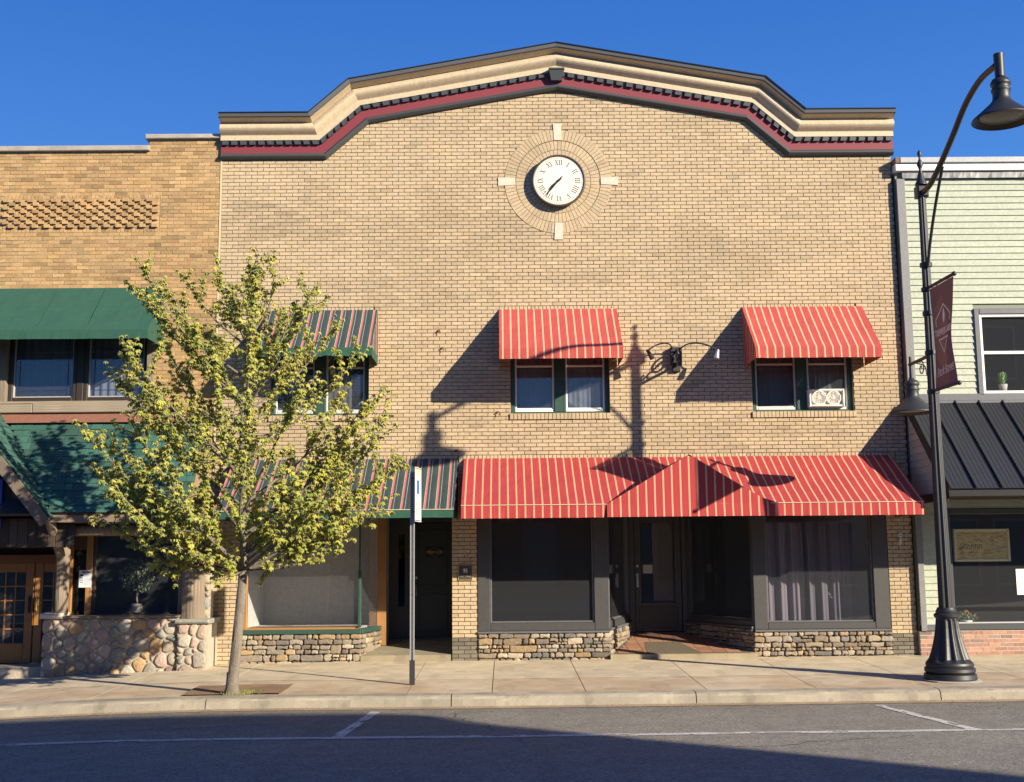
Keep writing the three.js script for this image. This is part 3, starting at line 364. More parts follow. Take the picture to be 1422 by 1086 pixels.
{ // green shopfront on the left with the private door
  const y0 = 0.585, glassX0 = -4.475, glassX1 = -2.53;
  const w = part(shop, 'display_window', merge(cb(-4.6, -4.545, 0.47, 2.80, -0.1, 0.0), cb(-2.555, -2.50, 0.585, 1.55, -0.04, 0.012), cb(-2.545, -2.515, 1.55, 2.80, -0.035, -0.005), cb(-4.545, -2.5, 0.475, 0.55, -0.1, 0.04), cb(-4.545, -2.5, 2.62, 2.80, -0.1, -0.01)), M.green);
  part(w, 'jamb', cb(-4.543, -4.478, 0.55, 2.62, -0.11, -0.02), M.pine); part(w, 'inner_sill', bx(-4.478, -2.56, 0.551, 0.585, -0.5, -0.03), M.pine);
  part(w, 'pane', bx(-4.476, -2.556, 0.586, 2.62, -0.06, -0.054), M.glass);
  const [ls, lsM] = splay(-2.50, -0.02, -2.27, -1.0), [ls2] = [ls];
  const w2 = part(shop, 'side_window', merge(cb(0.01, ls - 0.02, 0.475, 0.55, -0.1, 0.03), cb(0.01, ls - 0.02, 2.62, 2.80, -0.1, 0)).applyMatrix4(lsM), M.green);
  part(w2, 'pane', bx(0.02, ls - 0.05, 0.55, 2.62, -0.06, -0.054).applyMatrix4(lsM), M.glass);
  part(shop, 'corner_post', bx(-2.33, -2.165, 0.2, 2.80, -1.13, -0.985), M.pine);
  const v3 = part(shop, 'stone_veneer', merge(bx(-4.6, -2.55, -0.3, 0.455, -0.2, -0.05), bx(0.05, ls, -0.2, 0.455, -0.15, -0.05).applyMatrix4(lsM)), M.mortarDark);
  ledgeStones(v3, -4.6, -2.49, -0.08, 0.47, -0.004, null, 505); ledgeStones(v3, 0.01, ls, 0.02, 0.465, -0.004, lsM, 506);
  part(shop, 'entrance_step', new G().hexa([[-2.5, -0.2, 0.02], [-0.95, -0.2, 0.02], [-0.95, -0.2, -1.85], [-2.3, -0.2, -1.85], [-2.5, 0.105, 0.02], [-0.95, 0.105, 0.02], [-0.95, 0.26, -1.85], [-2.3, 0.26, -1.85]], undefined, 'b'), mat([0.33, 0.28, 0.19], 0.95, { map: concreteT }));
  const dz = -1.8, panel = part(shop, 'entrance_panel', merge(cb(-2.3, -1.78, 0.2, 2.8, dz - 0.08, dz + 0.02), cb(-1.78, -0.94, 2.42, 2.8, dz - 0.08, dz + 0.03)), M.store);
  part(panel, 'narrow_pane', bx(-2.02, -1.90, 0.85, 2.2, dz + 0.021, dz + 0.024), M.tint);
  const door = part(shop, 'door', merge(cb(-1.77, -0.95, 0.27, 2.41, dz - 0.05, dz + 0.01)), mat([0.016, 0.024, 0.02], 0.5));
  part(door, 'door_panel', merge(cb(-1.63, -1.09, 1.25, 2.28, dz + 0.01, dz + 0.022, 0.01), cb(-1.63, -1.09, 0.40, 1.08, dz + 0.01, dz + 0.022, 0.01)), mat([0.022, 0.028, 0.025], 0.5));
  part(door, 'handle', merge(tube([V(-1.68, 1.02, dz + 0.02), V(-1.68, 1.05, dz + 0.06), V(-1.68, 1.22, dz + 0.06), V(-1.68, 1.25, dz + 0.02)], 0.01), new THREE.CylinderGeometry(0.025, 0.025, 0.02, 14).rotateX(Math.PI / 2).translate(-1.68, 1.38, dz + 0.02)), M.steel);
  part(shop, 'shop_interior', new G().box(-4.62, -2.58, -0.1, 0.55, -3.6, -0.12).box(-2.58, -2.34, -0.1, 0.55, -3.6, -1.14).box(-4.62, -2.28, 0.5, 2.8, -2.0, -1.9).box(-2.28, -2.2, 0.2, 2.8, -3.6, -1.14).box(-2.28, -0.8, -0.1, 2.8, -2.2, -2.0), mat([0.66, 0.62, 0.55], 0.95, { map: speck }));
  part(shop, 'plaster_return', bx(-4.6, -4.56, 0.55, 2.8, -3.6, -0.12), M.whitePlaster);
  const sign = canvasTex(256, 128, (c, w, h) => { c.fillStyle = '#0b0d0b'; c.fillRect(0, 0, w, h); c.strokeStyle = '#8a6a2c'; c.lineWidth = 5; c.beginPath(); c.moveTo(6, 64); c.lineTo(60, 40); c.lineTo(128, 8); c.lineTo(196, 40); c.lineTo(250, 64); c.lineTo(196, 88); c.lineTo(128, 120); c.lineTo(60, 88); c.closePath(); c.stroke(); c.fillStyle = '#b89548'; c.font = 'bold 44px serif'; c.textAlign = 'center'; c.textBaseline = 'middle'; c.fillText('PRIVATE', 128, 66, 200); });
  solo('door_sign', new THREE.BoxGeometry(0.36, 0.2, 0.008).translate(-1.33, 1.86, dz + 0.03), [0, 0, 0, 0, 1, 0].map((k) => k ? mat(null, 0.5, { map: sign }) : M.black), 'small black sign lettered in gold on the dark green door', 'sign');
}

// ---------------------------------------------------------------- awnings and fittings on the tan building
const stripes = (period, bands, noise = 0.03) => tex(512, [period, 1.3], (u, v, i, j) => { const x = u * period; let c = bands[0][1]; for (const [a, col] of bands) if (x >= a) c = col; const k = 1 - noise + noise * 2 * fbm(u * 8, v * 16, 33, 3, 8) - 0.05 * Math.max(0, fbm(u * 3, v * 30, 37, 3, 3) - 0.6); return c.map((q) => q / 255 * k); }, true, 256);
const bandsRed = (r, cr) => [[0, r], [0.046, r.map((q) => q * 0.72)], [0.048, cr], [0.076, r.map((q) => q * 0.68)], [0.077, r]];
const redFaded = stripes(0.14, bandsRed([160, 62, 59], [186, 152, 112])), redDeep = stripes(0.14, bandsRed([152, 45, 48], [178, 142, 104]));
const gN = [38, 60, 54], nav = [46, 51, 60], grn = [34, 66, 54], wt = [176, 176, 166], pk = [182, 92, 94];
const greenStripe = stripes(0.19, [[0, wt], [0.005, pk], [0.036, [92, 66, 58]], [0.041, grn], [0.076, wt], [0.081, nav], [0.132, gN], [0.142, grn]]);
const fabric = (map, o = {}) => mat(null, 0.88, { map, ...o });
const F = { redFaded: fabric(redFaded), redDeep: fabric(redDeep), greenStripe: fabric(greenStripe), green: mat([0.016, 0.082, 0.052], 0.85, { map: weave }), piping: mat([0.5, 0.42, 0.3], 0.8) };
function awning(name, label, { x0, x1, yT, yF, yB, zF, top, val, sides = true, scallop = 0, seed = 1, gap = 0.012, wave = 0.012, pipe }) {
  const o = thing(name, label, 'awning', (x0 + x1) / 2, yB, 0, 'fabric awnings on the shop fronts'), nx = Math.round((x1 - x0) / 0.07), ns = 12, L = Math.hypot(zF, yT - yF), G0 = new G();
  const P = (i, j) => { const x = x0 + (x1 - x0) * i / nx, t = j / ns, e = Math.min(1, i / 3, (nx - i) / 3) * Math.sin(Math.PI * t) * (0.014 + 0.03 * (fbm(x * 1.6, t * 3, seed, 3) - 0.5)) + (t > 0.02 && t < 0.98 ? 0.02 * (fbm(x * 4 + t * 3, t * 8, seed + 5, 3) - 0.5) : 0); return [x, yT + (yF - yT) * t - e, gap + (zF - gap) * t - e * 0.6]; };
  for (let i = 0; i < nx; i++) for (let j = 0; j < ns; j++) { const uv = (a, b) => [(x1 - x0) * a / nx, -L * b / ns]; G0.quad(P(i, j + 1), P(i + 1, j + 1), P(i + 1, j), P(i, j), undefined, [uv(i, j + 1), uv(i + 1, j + 1), uv(i + 1, j), uv(i, j)]); }
  part(o, 'canopy', G0, top);
  const V0 = new G(), nv = nx * 2, Q = (i, b) => { const x = x0 + (x1 - x0) * i / nv, s = scallop ? scallop * Math.abs(Math.sin(x * Math.PI / 0.24)) : 0.006 * (fbm(x * 5, 0, seed + 9, 2) - 0.5); return [x, b ? yB + s : yF, zF + (b ? wave * (fbm(x * 3, 1, seed + 3, 3) - 0.5) * 2.4 + 0.012 * (fbm(x * 11, 2, seed + 6, 2) - 0.5) + 0.008 : 0.001)]; };
  for (let i = 0; i < nv; i++) { const u = (k) => (x1 - x0) * k / nv; V0.quad(Q(i, 1), Q(i + 1, 1), Q(i + 1, 0), Q(i, 0), undefined, [[u(i), -0.2], [u(i + 1), -0.2], [u(i + 1), 0], [u(i), 0]]); }
  part(o, 'valance', V0, val ?? top);
  if (sides) for (const x of [x0, x1]) { const S = new G(), n = 14; for (let k = 0; k < n; k++) { const z0 = gap + (zF - gap) * k / n, z1 = gap + (zF - gap) * (k + 1) / n, y = (z) => yT + (yF - yT) * (z - gap) / (zF - gap), w = (z) => x + 0.006 * Math.sin(z * 17 + seed); S.quad([w(z0), yB + 0.15, z0], [w(z1), yB + 0.15, z1], [w(z1), Math.max(yB + 0.15, y(z1)), z1], [w(z0), y(z0), z0], undefined, [[z0, 0], [z1, 0], [z1, 1], [z0, 1]]); } part(o, 'side_panel', S, top);
    const S2 = new G(); S2.quad([x, yB, gap], [x, yB, zF], [x, yB + 0.15, zF], [x, yB + 0.15, gap], undefined, [[0, 0], [zF, 0], [zF, 0.15], [0, 0.15]]); part(o, 'side_valance', S2, val ?? top); }
  part(o, 'frame', merge(bar(V(x0 + 0.02, yF - 0.03, zF - 0.03), V(x1 - 0.02, yF - 0.03, zF - 0.03), 0.013, 0.013, 6), ...[x0 + 0.02, x1 - 0.02].map((x) => bar(V(x, yB + 0.16, 0.0), V(x, yB + 0.16, zF - 0.03), 0.012, 0.012, 6))), M.steel);
  if (pipe) part(o, 'piping', bar(V(x0, yF - 0.004, zF + 0.006), V(x1, yF - 0.004, zF + 0.006), 0.007, 0.007, 6), pipe);
  return o;
}
awning('window_awning', 'faded red awning with cream stripes over the window beneath the clock', { x0: -0.075, x1: 2.03, yT: 6.15, yF: 5.27, yB: 5.09, zF: 0.98, top: F.redFaded, seed: 11, wave: 0.018 });
awning('window_awning', 'faded red awning with cream stripes over the window with the air conditioner', { x0: 4.28, x1: 6.43, yT: 6.16, yF: 5.26, yB: 5.07, zF: 0.98, top: F.redFaded, seed: 12, wave: 0.02 });
awning('window_awning', 'green, navy and pink striped awning with scalloped green edge behind the tree', { x0: -4.22, x1: -2.24, yT: 6.16, yF: 5.32, yB: 5.16, zF: 0.92, top: F.greenStripe, val: F.green, scallop: 0.022, seed: 13 });
awning('shop_awning', 'long green, navy and pink striped awning with plain green valance over the private door', { x0: -4.75, x1: -0.825, yT: 3.485, yF: 2.545, yB: 2.41, zF: 1.45, top: F.greenStripe, val: F.green, seed: 14, pipe: F.piping });
{
  const yT = 3.48, yF = 2.60, zF = 1.55, yB = 2.385, o = awning('shop_awning', 'long red awning with cream stripes and a pointed gable over the shop entrance', { x0: -0.71, x1: 6.80, yT, yF, yB, zF, top: F.redDeep, seed: 15, pipe: F.piping, wave: 0.016 });
  const ap = onZ(957, 631, zF + 0.02), xl = onZ(843, 706, zF + 0.02).x, xr = onZ(1070, 706, zF + 0.02).x, z = zF + 0.022, zb = (yT - ap.y) * zF / (yT - yF), n = 30, G0 = new G(), yb = yB + 0.004;
  for (let i = 0; i < n; i++) { const x = (k) => xl + (xr - xl) * k / n, top = (q) => q < ap.x ? yF + (ap.y - yF) * (q - xl) / (ap.x - xl) : yF + (ap.y - yF) * (xr - q) / (xr - ap.x), zz = (q) => z + 0.01 * Math.sin(q * 3.1), [a, b] = [x(i), x(i + 1)], uv = (q) => [q + 0.71, 0]; G0.quad([a, yb, z + 0.02], [b, yb, z + 0.02], [b, yF, zz(b)], [a, yF, zz(a)], undefined, [uv(a), uv(b), uv(b), uv(a)]); G0.quad([a, yF, zz(a)], [b, yF, zz(b)], [b, top(b), z], [a, top(a), z], undefined, [uv(a), uv(b), uv(b), uv(a)]); }
  part(o, 'gable_front', G0, F.redDeep);
  const S = new G(); for (const x of [xl, xr]) S.tri([x, yF, z], [ap.x, ap.y, z], [ap.x, ap.y, zb], undefined, [[0, 0], [0, 1.2], [1.2, 1.2]]); part(o, 'gable_roof', S, F.redDeep);
}
{ // clock
  const c = onZ(776, 250.5, 0.12), o = thing('wall_clock', 'round white wall clock with roman numerals set in a brick ring', 'clock', c.x, c.y - 0.49, 0.0);
  const face = canvasTex(1024, 1024, (k, w) => {
    k.fillStyle = '#cfc8b8'; k.fillRect(0, 0, w, w); k.translate(512, 512); k.strokeStyle = '#3a342f'; k.lineWidth = 4; for (const r of [470, 492]) { k.beginPath(); k.arc(0, 0, r, 0, 7); k.stroke(); }
    for (let i = 0; i < 60; i++) { k.save(); k.rotate(i * 6 * R); k.fillStyle = '#3a342f'; k.fillRect(-2, -492, 4, 22); k.restore(); }
    k.font = 'bold 150px serif'; k.textAlign = 'center'; k.textBaseline = 'middle'; k.fillStyle = '#2b2622';
    ['XII', 'I', 'II', 'III', 'IIII', 'V', 'VI', 'VII', 'VIII', 'IX', 'X', 'XI'].forEach((s, i) => { k.save(); k.rotate(i * 30 * R); k.translate(0, -382); k.scale(0.7, 1); k.fillText(s, 0, 0); k.restore(); });
  });
  const rim = (p) => new THREE.LatheGeometry(p.map((q) => new THREE.Vector2(...q)), 56).rotateX(Math.PI / 2).translate(c.x, c.y, 0);
  part(o, 'case', rim([[0.43, 0.0], [0.45, 0.02], [0.465, 0.035], [0.488, 0.085], [0.49, 0.105], [0.485, 0.125], [0.468, 0.132], [0.452, 0.127], [0.447, 0.105]]), mat([0.055, 0.042, 0.036], 0.45));
  part(o, 'dial', new THREE.CircleGeometry(0.45, 56).translate(c.x, c.y, 0.115), mat(null, 0.6, { map: face }));
  const hand = (deg, l, w, tail, z) => { const s = new THREE.Shape(); s.moveTo(-w * 0.6, -tail); s.lineTo(w * 0.6, -tail); s.lineTo(w, l * 0.55); s.lineTo(0, l); s.lineTo(-w, l * 0.55); return new THREE.ExtrudeGeometry(s, { depth: 0.005, bevelEnabled: false }).rotateZ(-deg * R).translate(c.x, c.y, z); };
  part(o, 'hour_hand', hand(228, 0.27, 0.022, 0.06, 0.121), M.black); part(o, 'minute_hand', hand(221, 0.40, 0.014, 0.10, 0.128), M.black); part(o, 'hub', new THREE.CylinderGeometry(0.022, 0.022, 0.02, 16).rotateX(Math.PI / 2).translate(c.x, c.y, 0.132), M.black);
}
{ // wrought iron bracket with two small gooseneck lamps
  const p = onZ(938, 495, 0.05), o = thing('sign_bracket', 'wrought iron sign bracket with scrolls and two gooseneck lamps on brick wall', 'bracket', p.x, p.y - 0.25, 0), x = p.x, y = p.y;
  part(o, 'mounting_box', merge(cb(x - 0.09, x + 0.11, y - 0.13, y + 0.16, 0.003, 0.12), cb(x - 0.06, x + 0.08, y - 0.27, y - 0.13, 0.003, 0.08)), M.ironRough);
  part(o, 'arm', merge(bar(V(x, y - 0.17, 0), V(x, y - 0.17, 0.62), 0.026), bar(V(x, y + 0.10, 0.05), V(x, y - 0.15, 0.55), 0.015), bar(V(x, y - 0.25, 0.55), V(x, y - 0.04, 0.55), 0.035)), M.iron);
  const sc = [...Array(26)].map((_, i) => { const a = i * 0.42, r = 0.02 + 0.0056 * i; return V(x, y - 0.02 + r * Math.sin(a), 0.23 + r * Math.cos(a)); }), sc2 = [...Array(18)].map((_, i) => { const a = i * 0.45, r = 0.012 + 0.004 * i; return V(x, y - 0.12 + r * Math.sin(a), 0.44 + r * Math.cos(a)); });
  part(o, 'scroll', merge(tube(sc, 0.018), tube(sc2, 0.016)), M.iron);
  for (const s of [-1, 1]) { const e = s < 0 ? onZ(899, 487, 0.42) : onZ(997, 487, 0.42), t = onZ(s < 0 ? 922 : 968, 477, 0.3), h = s < 0 ? onZ(906, 498, 0.46) : onZ(995, 498, 0.46); const l = part(o, 'gooseneck', tube([V(x + s * 0.05, y + 0.1, 0.08), V((x + t.x) / 2, (y + 0.1 + t.y) / 2 + 0.04, 0.22), V(t.x, t.y, 0.33), V((t.x + e.x) / 2, (t.y + e.y) / 2 + 0.025, 0.4), V(e.x, e.y, 0.42)], 0.013), M.iron); part(l, 'lamp_head', merge(bar(V(e.x, e.y + 0.01, 0.42), V(h.x, h.y, 0.46), 0.026, 0.048, 12), new THREE.SphereGeometry(0.026, 10, 8).translate(e.x, e.y, 0.42)), s < 0 ? M.ironRough : M.steel); }
}
{ // window air conditioner
  const a = onZ(1123, 565, 0.02), b = onZ(1172, 540, 0.02), o = thing('air_conditioner', 'white window air conditioner with two round fan grilles', 'air conditioner', (a.x + b.x) / 2, a.y, -0.05), w = mat([0.70, 0.67, 0.60], 0.5);
  part(o, 'housing', frameRect(a.x, b.x, a.y, b.y, 0.045, 0.045, 0.035, 0.045, -0.22, 0.05, 0.02), w); part(o, 'front_plate', bx(a.x + 0.04, b.x - 0.04, a.y + 0.03, b.y - 0.04, -0.1, 0.0), mat([0.5, 0.47, 0.42], 0.6));
  for (const k of [0.3, 0.7]) { const cx = a.x + (b.x - a.x) * k, cy = (a.y + b.y) / 2, rings = [0.02, 0.045, 0.07, 0.095, 0.12].map((r) => new THREE.TorusGeometry(r, r > 0.11 ? 0.01 : 0.004, 6, 24).translate(cx, cy, 0.03)); for (let i = 0; i < 12; i++) { const t = i * 30 * R; rings.push(bar(V(cx, cy, 0.03), V(cx + 0.12 * Math.cos(t), cy + 0.12 * Math.sin(t), 0.03), 0.003, 0.003, 5)); } const gr = part(o, 'fan_grille', merge(rings), w); const bl = new G(); for (let i = 0; i < 5; i++) { const t = i * 72 * R, u = t + 0.6; bl.quad([cx, cy, 0.005], [cx + 0.1 * Math.cos(t), cy + 0.1 * Math.sin(t), 0.003], [cx + 0.1 * Math.cos(u), cy + 0.1 * Math.sin(u), 0.018], [cx, cy, 0.012]); } part(gr, 'fan_blade', bl, mat([0.42, 0.40, 0.36], 0.5)); }
}
{ // number plate on the middle pier
  const a = onZ(636.5, 806, 0.02), b = onZ(656, 784, 0.02), t = canvasTex(256, 256, (k) => { k.fillStyle = '#3b3631'; k.fillRect(0, 0, 256, 256); k.strokeStyle = '#a08a5c'; k.lineWidth = 9; k.strokeRect(5, 5, 246, 246); k.fillStyle = '#d8cbac'; k.textAlign = 'center'; k.font = 'bold 92px sans-serif'; k.fillText('95', 128, 130, 80); k.font = 'bold 40px sans-serif'; k.fillText('PARK STREET', 128, 205, 218); });
  solo('number_plaque', new THREE.BoxGeometry(b.x - a.x, b.y - a.y, 0.02).translate((a.x + b.x) / 2, (a.y + b.y) / 2, 0.014), [0, 0, 0, 0, 1, 0].map((k) => k ? mat(null, 0.5, { map: t }) : M.brass), 'square dark address plaque with pale lettering on the brick pier', 'plaque');
}
[[608, 460, 'upper of two rusty hooks in the brick wall left of the awning beneath the clock'], [613, 484, 'lower of two rusty hooks in the brick wall left of the awning beneath the clock'], [690, 573, 'rusty hook in the brick wall at the sill corner beneath the clock'], [633, 626, 'rusty hook in the brick wall above the gap between green and red awnings']].forEach(([x, y, lab]) => { const p = onZ(x, y, 0.01); solo('wall_hook', merge(bar(V(p.x, p.y, 0), V(p.x, p.y, 0.05), 0.008), tube([V(p.x, p.y, 0.05), V(p.x + 0.03, p.y + 0.01, 0.06), V(p.x + 0.045, p.y - 0.03, 0.055), V(p.x + 0.03, p.y - 0.05, 0.05)], 0.007), new THREE.CylinderGeometry(0.022, 0.026, 0.012, 10).rotateX(Math.PI / 2).translate(p.x, p.y, 0.006)), mat([0.12, 0.05, 0.025], 0.9), lab, 'hook', 'rusty hooks in the brick wall'); });
{ const p = onZ(1249, 750, 0.02); solo('hose_tap', merge(bar(V(p.x, p.y, 0), V(p.x, p.y, 0.09), 0.018), bar(V(p.x, p.y + 0.015, 0.08), V(p.x - 0.02, p.y - 0.09, 0.10), 0.022, 0.016), bar(V(p.x, p.y, 0.05), V(p.x + 0.005, p.y + 0.08, 0.06), 0.008), new THREE.TorusGeometry(0.03, 0.008, 6, 16).translate(p.x + 0.005, p.y + 0.08, 0.06)), mat([0.6, 0.58, 0.54], 0.5), 'small white tap on the brick pier beside the green siding', 'tap'); }
{ // door mat on the ramped entrance floor
  const Y = (z) => 0.085 + 0.108 * (0.1 - z) + 0.012, G0 = new G(), q = (x, z) => [x, Y(z), z]; G0.quad(q(2.42, 0.06), q(3.36, 0.06), q(3.12, -1.0), q(2.5, -1.0)); for (const [a, b] of [[[2.42, 0.06], [3.36, 0.06]], [[3.36, 0.06], [3.12, -1.0]], [[2.5, -1.0], [2.42, 0.06]]]) G0.quad([a[0], Y(a[1]) - 0.008, a[1]], [b[0], Y(b[1]) - 0.008, b[1]], q(...b), q(...a));
  solo('door_mat', G0, mat([0.15, 0.115, 0.075], 1, { map: speck, bumpMap: rough1, bumpScale: 0.01 }), 'brown ribbed door mat on the orange tile entrance floor', 'mat');
}
{ // curtains inside the right display window
  const m = [mat([0.215, 0.165, 0.185], 0.95, { map: weave }), mat([0.15, 0.125, 0.145], 0.95, { map: weave })];
  [[4.58, 5.3], [5.36, 6.2]].forEach(([a, b], k) => { const G0 = new G(), n = 60, q = (i) => { const x = a + (b - a) * i / n; return [x, -0.42 + 0.05 * Math.sin(x * 26) + 0.02 * Math.sin(x * 61)]; }; for (let i = 0; i < n; i++) { const [xa, za] = q(i), [xb, zb] = q(i + 1); G0.quad([xa, 0.44, za], [xb, 0.44, zb], [xb, 2.32, zb - 0.03], [xa, 2.32, za - 0.03]); } solo('curtain', G0, m[k], k ? 'darker mauve curtain inside the shop window beside the brick pier' : 'pale mauve curtain inside the shop window next to the recessed entrance', 'curtain'); });
}

// ---------------------------------------------------------------- the restaurant building on the left
const rest = thing('restaurant_building', 'brown brick building with shingled porch roof, cobblestone wall and log posts', 'building', -7.6, 0, 0);
{
  const LX = -11.5, RX = -5.125, yTop = 9.14, yHi = 9.36, xs = -6.43;
  const open = [[-8.86, -6.27, 4.42, 6.35]], s = new THREE.Shape(); s.moveTo(LX, 2.4); s.lineTo(RX, 2.4); s.lineTo(RX, yHi); s.lineTo(xs, yHi); s.lineTo(xs, yTop); s.lineTo(LX, yTop); s.lineTo(LX, 2.4);
  for (const q of open) { const h = new THREE.Path(); h.moveTo(q[0], q[2]); h.lineTo(q[0], q[3]); h.lineTo(q[1], q[3]); h.lineTo(q[1], q[2]); h.lineTo(q[0], q[2]); s.holes.push(h); }
  const wall = part(rest, 'wall', new THREE.ExtrudeGeometry(s, { depth: 0.3, bevelEnabled: false }).translate(0, 0, -0.304), M.mortarTan);
  const pn = [-9.02, -6.2, 7.63, 8.32], colour = (x, y, f) => { const k = 0.72 + 0.34 * fbm(x * 0.8, y * 1.4, 401, 4) + 0.34 * (f() - 0.5), w = f() - 0.5; const q = f() < 0.1 ? 0.75 : 1; return [0.48 * k * q, 0.305 * k * q * (1 + 0.08 * w), 0.138 * k * q * (1 + 0.16 * w)]; };
  const list = [...bond({ x0: LX, x1: RX, y0: 4.2, y1: yTop - 0.02, open: [...open, pn], J: 0.008 }), ...bond({ x0: xs, x1: RX, y0: yTop - 0.02 + ((Math.ceil((yTop - 0.02 - 4.2) / 0.0685) * 0.0685 + 4.2) - yTop + 0.02), y1: yHi, J: 0.008 })];
  layBricks(wall, list, 0.003, 0.008, colour, M.brick, 'brick', 300, 0.003);
  const f = rng(88), w = 0.1075, rows = 8, h = 0.0685, y0 = pn[2] + 0.075, n = Math.round((pn[1] - pn[0]) / w);
  for (let r = 0; r < rows; r++) for (let c = 0; c < n; c++) { const x = pn[0] + c * w, k = (c + r) % 2, zf = k ? 0.052 : 0.006; part(wall, 'panel_brick', brickGeo(new G(), { l0: x + 0.003, r0: x + w - 0.003, l1: x + 0.003, r1: x + w - 0.003, y0: y0 + r * h + 0.004, y1: y0 + r * h + h - 0.004 }, -0.004, zf, colour(x, r, f)), M.brick); }
  const bd = new G(); for (const [a, b] of [[pn[2], y0 - 0.004], [y0 + rows * h + 0.004, pn[3]]]) for (let x = pn[0]; x < pn[1] - 0.02; x += 0.0685) brickGeo(bd, { l0: x + 0.004, r0: x + 0.0645, l1: x + 0.004, r1: x + 0.0645, y0: a, y1: b }, -0.004, 0.003, colour(x, a, f)); part(wall, 'panel_border', bd, M.brick, 'stuff');
  part(rest, 'coping', merge(cb(LX, xs + 0.02, yTop, yTop + 0.095, -0.35, 0.075, 0.01)), mat([0.40, 0.36, 0.31], 0.9, { map: concreteT })); part(rest, 'coping', merge(cb(xs - 0.06, RX + 0.02, yHi, yHi + 0.085, -0.35, 0.075, 0.01)), mat([0.42, 0.38, 0.33], 0.9, { map: concreteT }));
  part(rest, 'corner_joint', cb(RX, RX + 0.034, 2.4, yHi, -0.1, 0.012, 0.003), mat([0.5, 0.39, 0.23], 0.9));
  part(rest, 'body', new G().box(LX, LX + 0.2, -0.4, 9.0, -9, -0.31).box(RX - 0.2, RX, -0.4, 9, -9, -0.31).box(LX, RX, 8.6, 8.85, -9, -0.31).box(LX, RX, -0.4, 9, -9.2, -9).box(LX + 0.2, RX - 0.2, 3.9, 4.1, -9, -0.31).box(LX + 0.2, RX - 0.2, 4.1, 8.6, -3.2, -3.0), M.interior);
  // bay of two dark windows with thin inner bars
  const z = -0.06; for (const [a, b] of [[-8.94, -8.80], [-6.33, -6.20]]) part(rest, 'bay_side', cb(a, b, 4.5, 6.4, z - 0.1, 0.05), M.log);
  [[-8.795, -7.585], [-7.465, -6.33]].forEach(([a, b]) => { const fr = part(rest, 'window', frameRect(a, b, 4.56, 6.35, 0.075, 0.075, 0.075, 0.1, z - 0.08, z + 0.02), M.darkWood); part(fr, 'sash', frameRect(a + 0.075, b - 0.075, 4.635, 6.25, 0.022, 0.022, 0.022, 0.03, z - 0.06, z - 0.01, 0.004), mat([0.33, 0.31, 0.28], 0.5)); part(fr, 'pane', bx(a + 0.09, b - 0.09, 4.65, 6.23, z - 0.04, z - 0.036), M.glass); const q = 0.17; part(fr, 'muntin', merge(bx(a + q, a + q + 0.012, 4.65, 6.23, z - 0.034, z - 0.026), bx(b - q - 0.012, b - q, 4.65, 6.23, z - 0.034, z - 0.026), bx(a + q + 0.012, b - q - 0.012, 4.76, 4.772, z - 0.034, z - 0.026)), mat([0.02, 0.03, 0.07], 0.4)); const G0 = new G(); for (let i = 0; i < 40; i++) { const p = (k) => { const x = a + (b - a) * k / 40; return [x, z - 0.28 + 0.02 * Math.sin(x * 45)]; }, [xa, za] = p(i), [xb, zb] = p(i + 1); G0.quad([xa, 4.5, za], [xb, 4.5, zb], [xb, 6.4, zb], [xa, 6.4, za]); } part(fr, 'curtain', G0, mat([0.10, 0.11, 0.14], 0.9)); });
  part(rest, 'bay_mullion', cb(-7.585, -7.465, 4.56, 6.35, z - 0.08, z + 0.035), M.darkWood);
  const beam = mat([0.44, 0.36, 0.26], 0.9, { map: woodH, bumpMap: woodH, bumpScale: 0.004 });
  part(rest, 'sill_beam', merge(cb(-10.4, -8.30, 4.345, 4.50, -0.05, 0.10, 0.012), cb(-8.295, -6.18, 4.345, 4.51, -0.05, 0.105, 0.012), cb(-10.4, -6.18, 4.51, 4.555, -0.1, 0.07, 0.006)), beam);
  part(rest, 'copper_flashing', new G().hexa([[-10.4, 4.165, 0.14], [-5.25, 4.165, 0.14], [-5.25, 4.165, -0.0], [-10.4, 4.165, 0], [-10.4, 4.33, 0.05], [-5.25, 4.33, 0.05], [-5.25, 4.33, 0], [-10.4, 4.33, 0]]), mat([0.23, 0.10, 0.066], 0.6, { map: speck }));
}
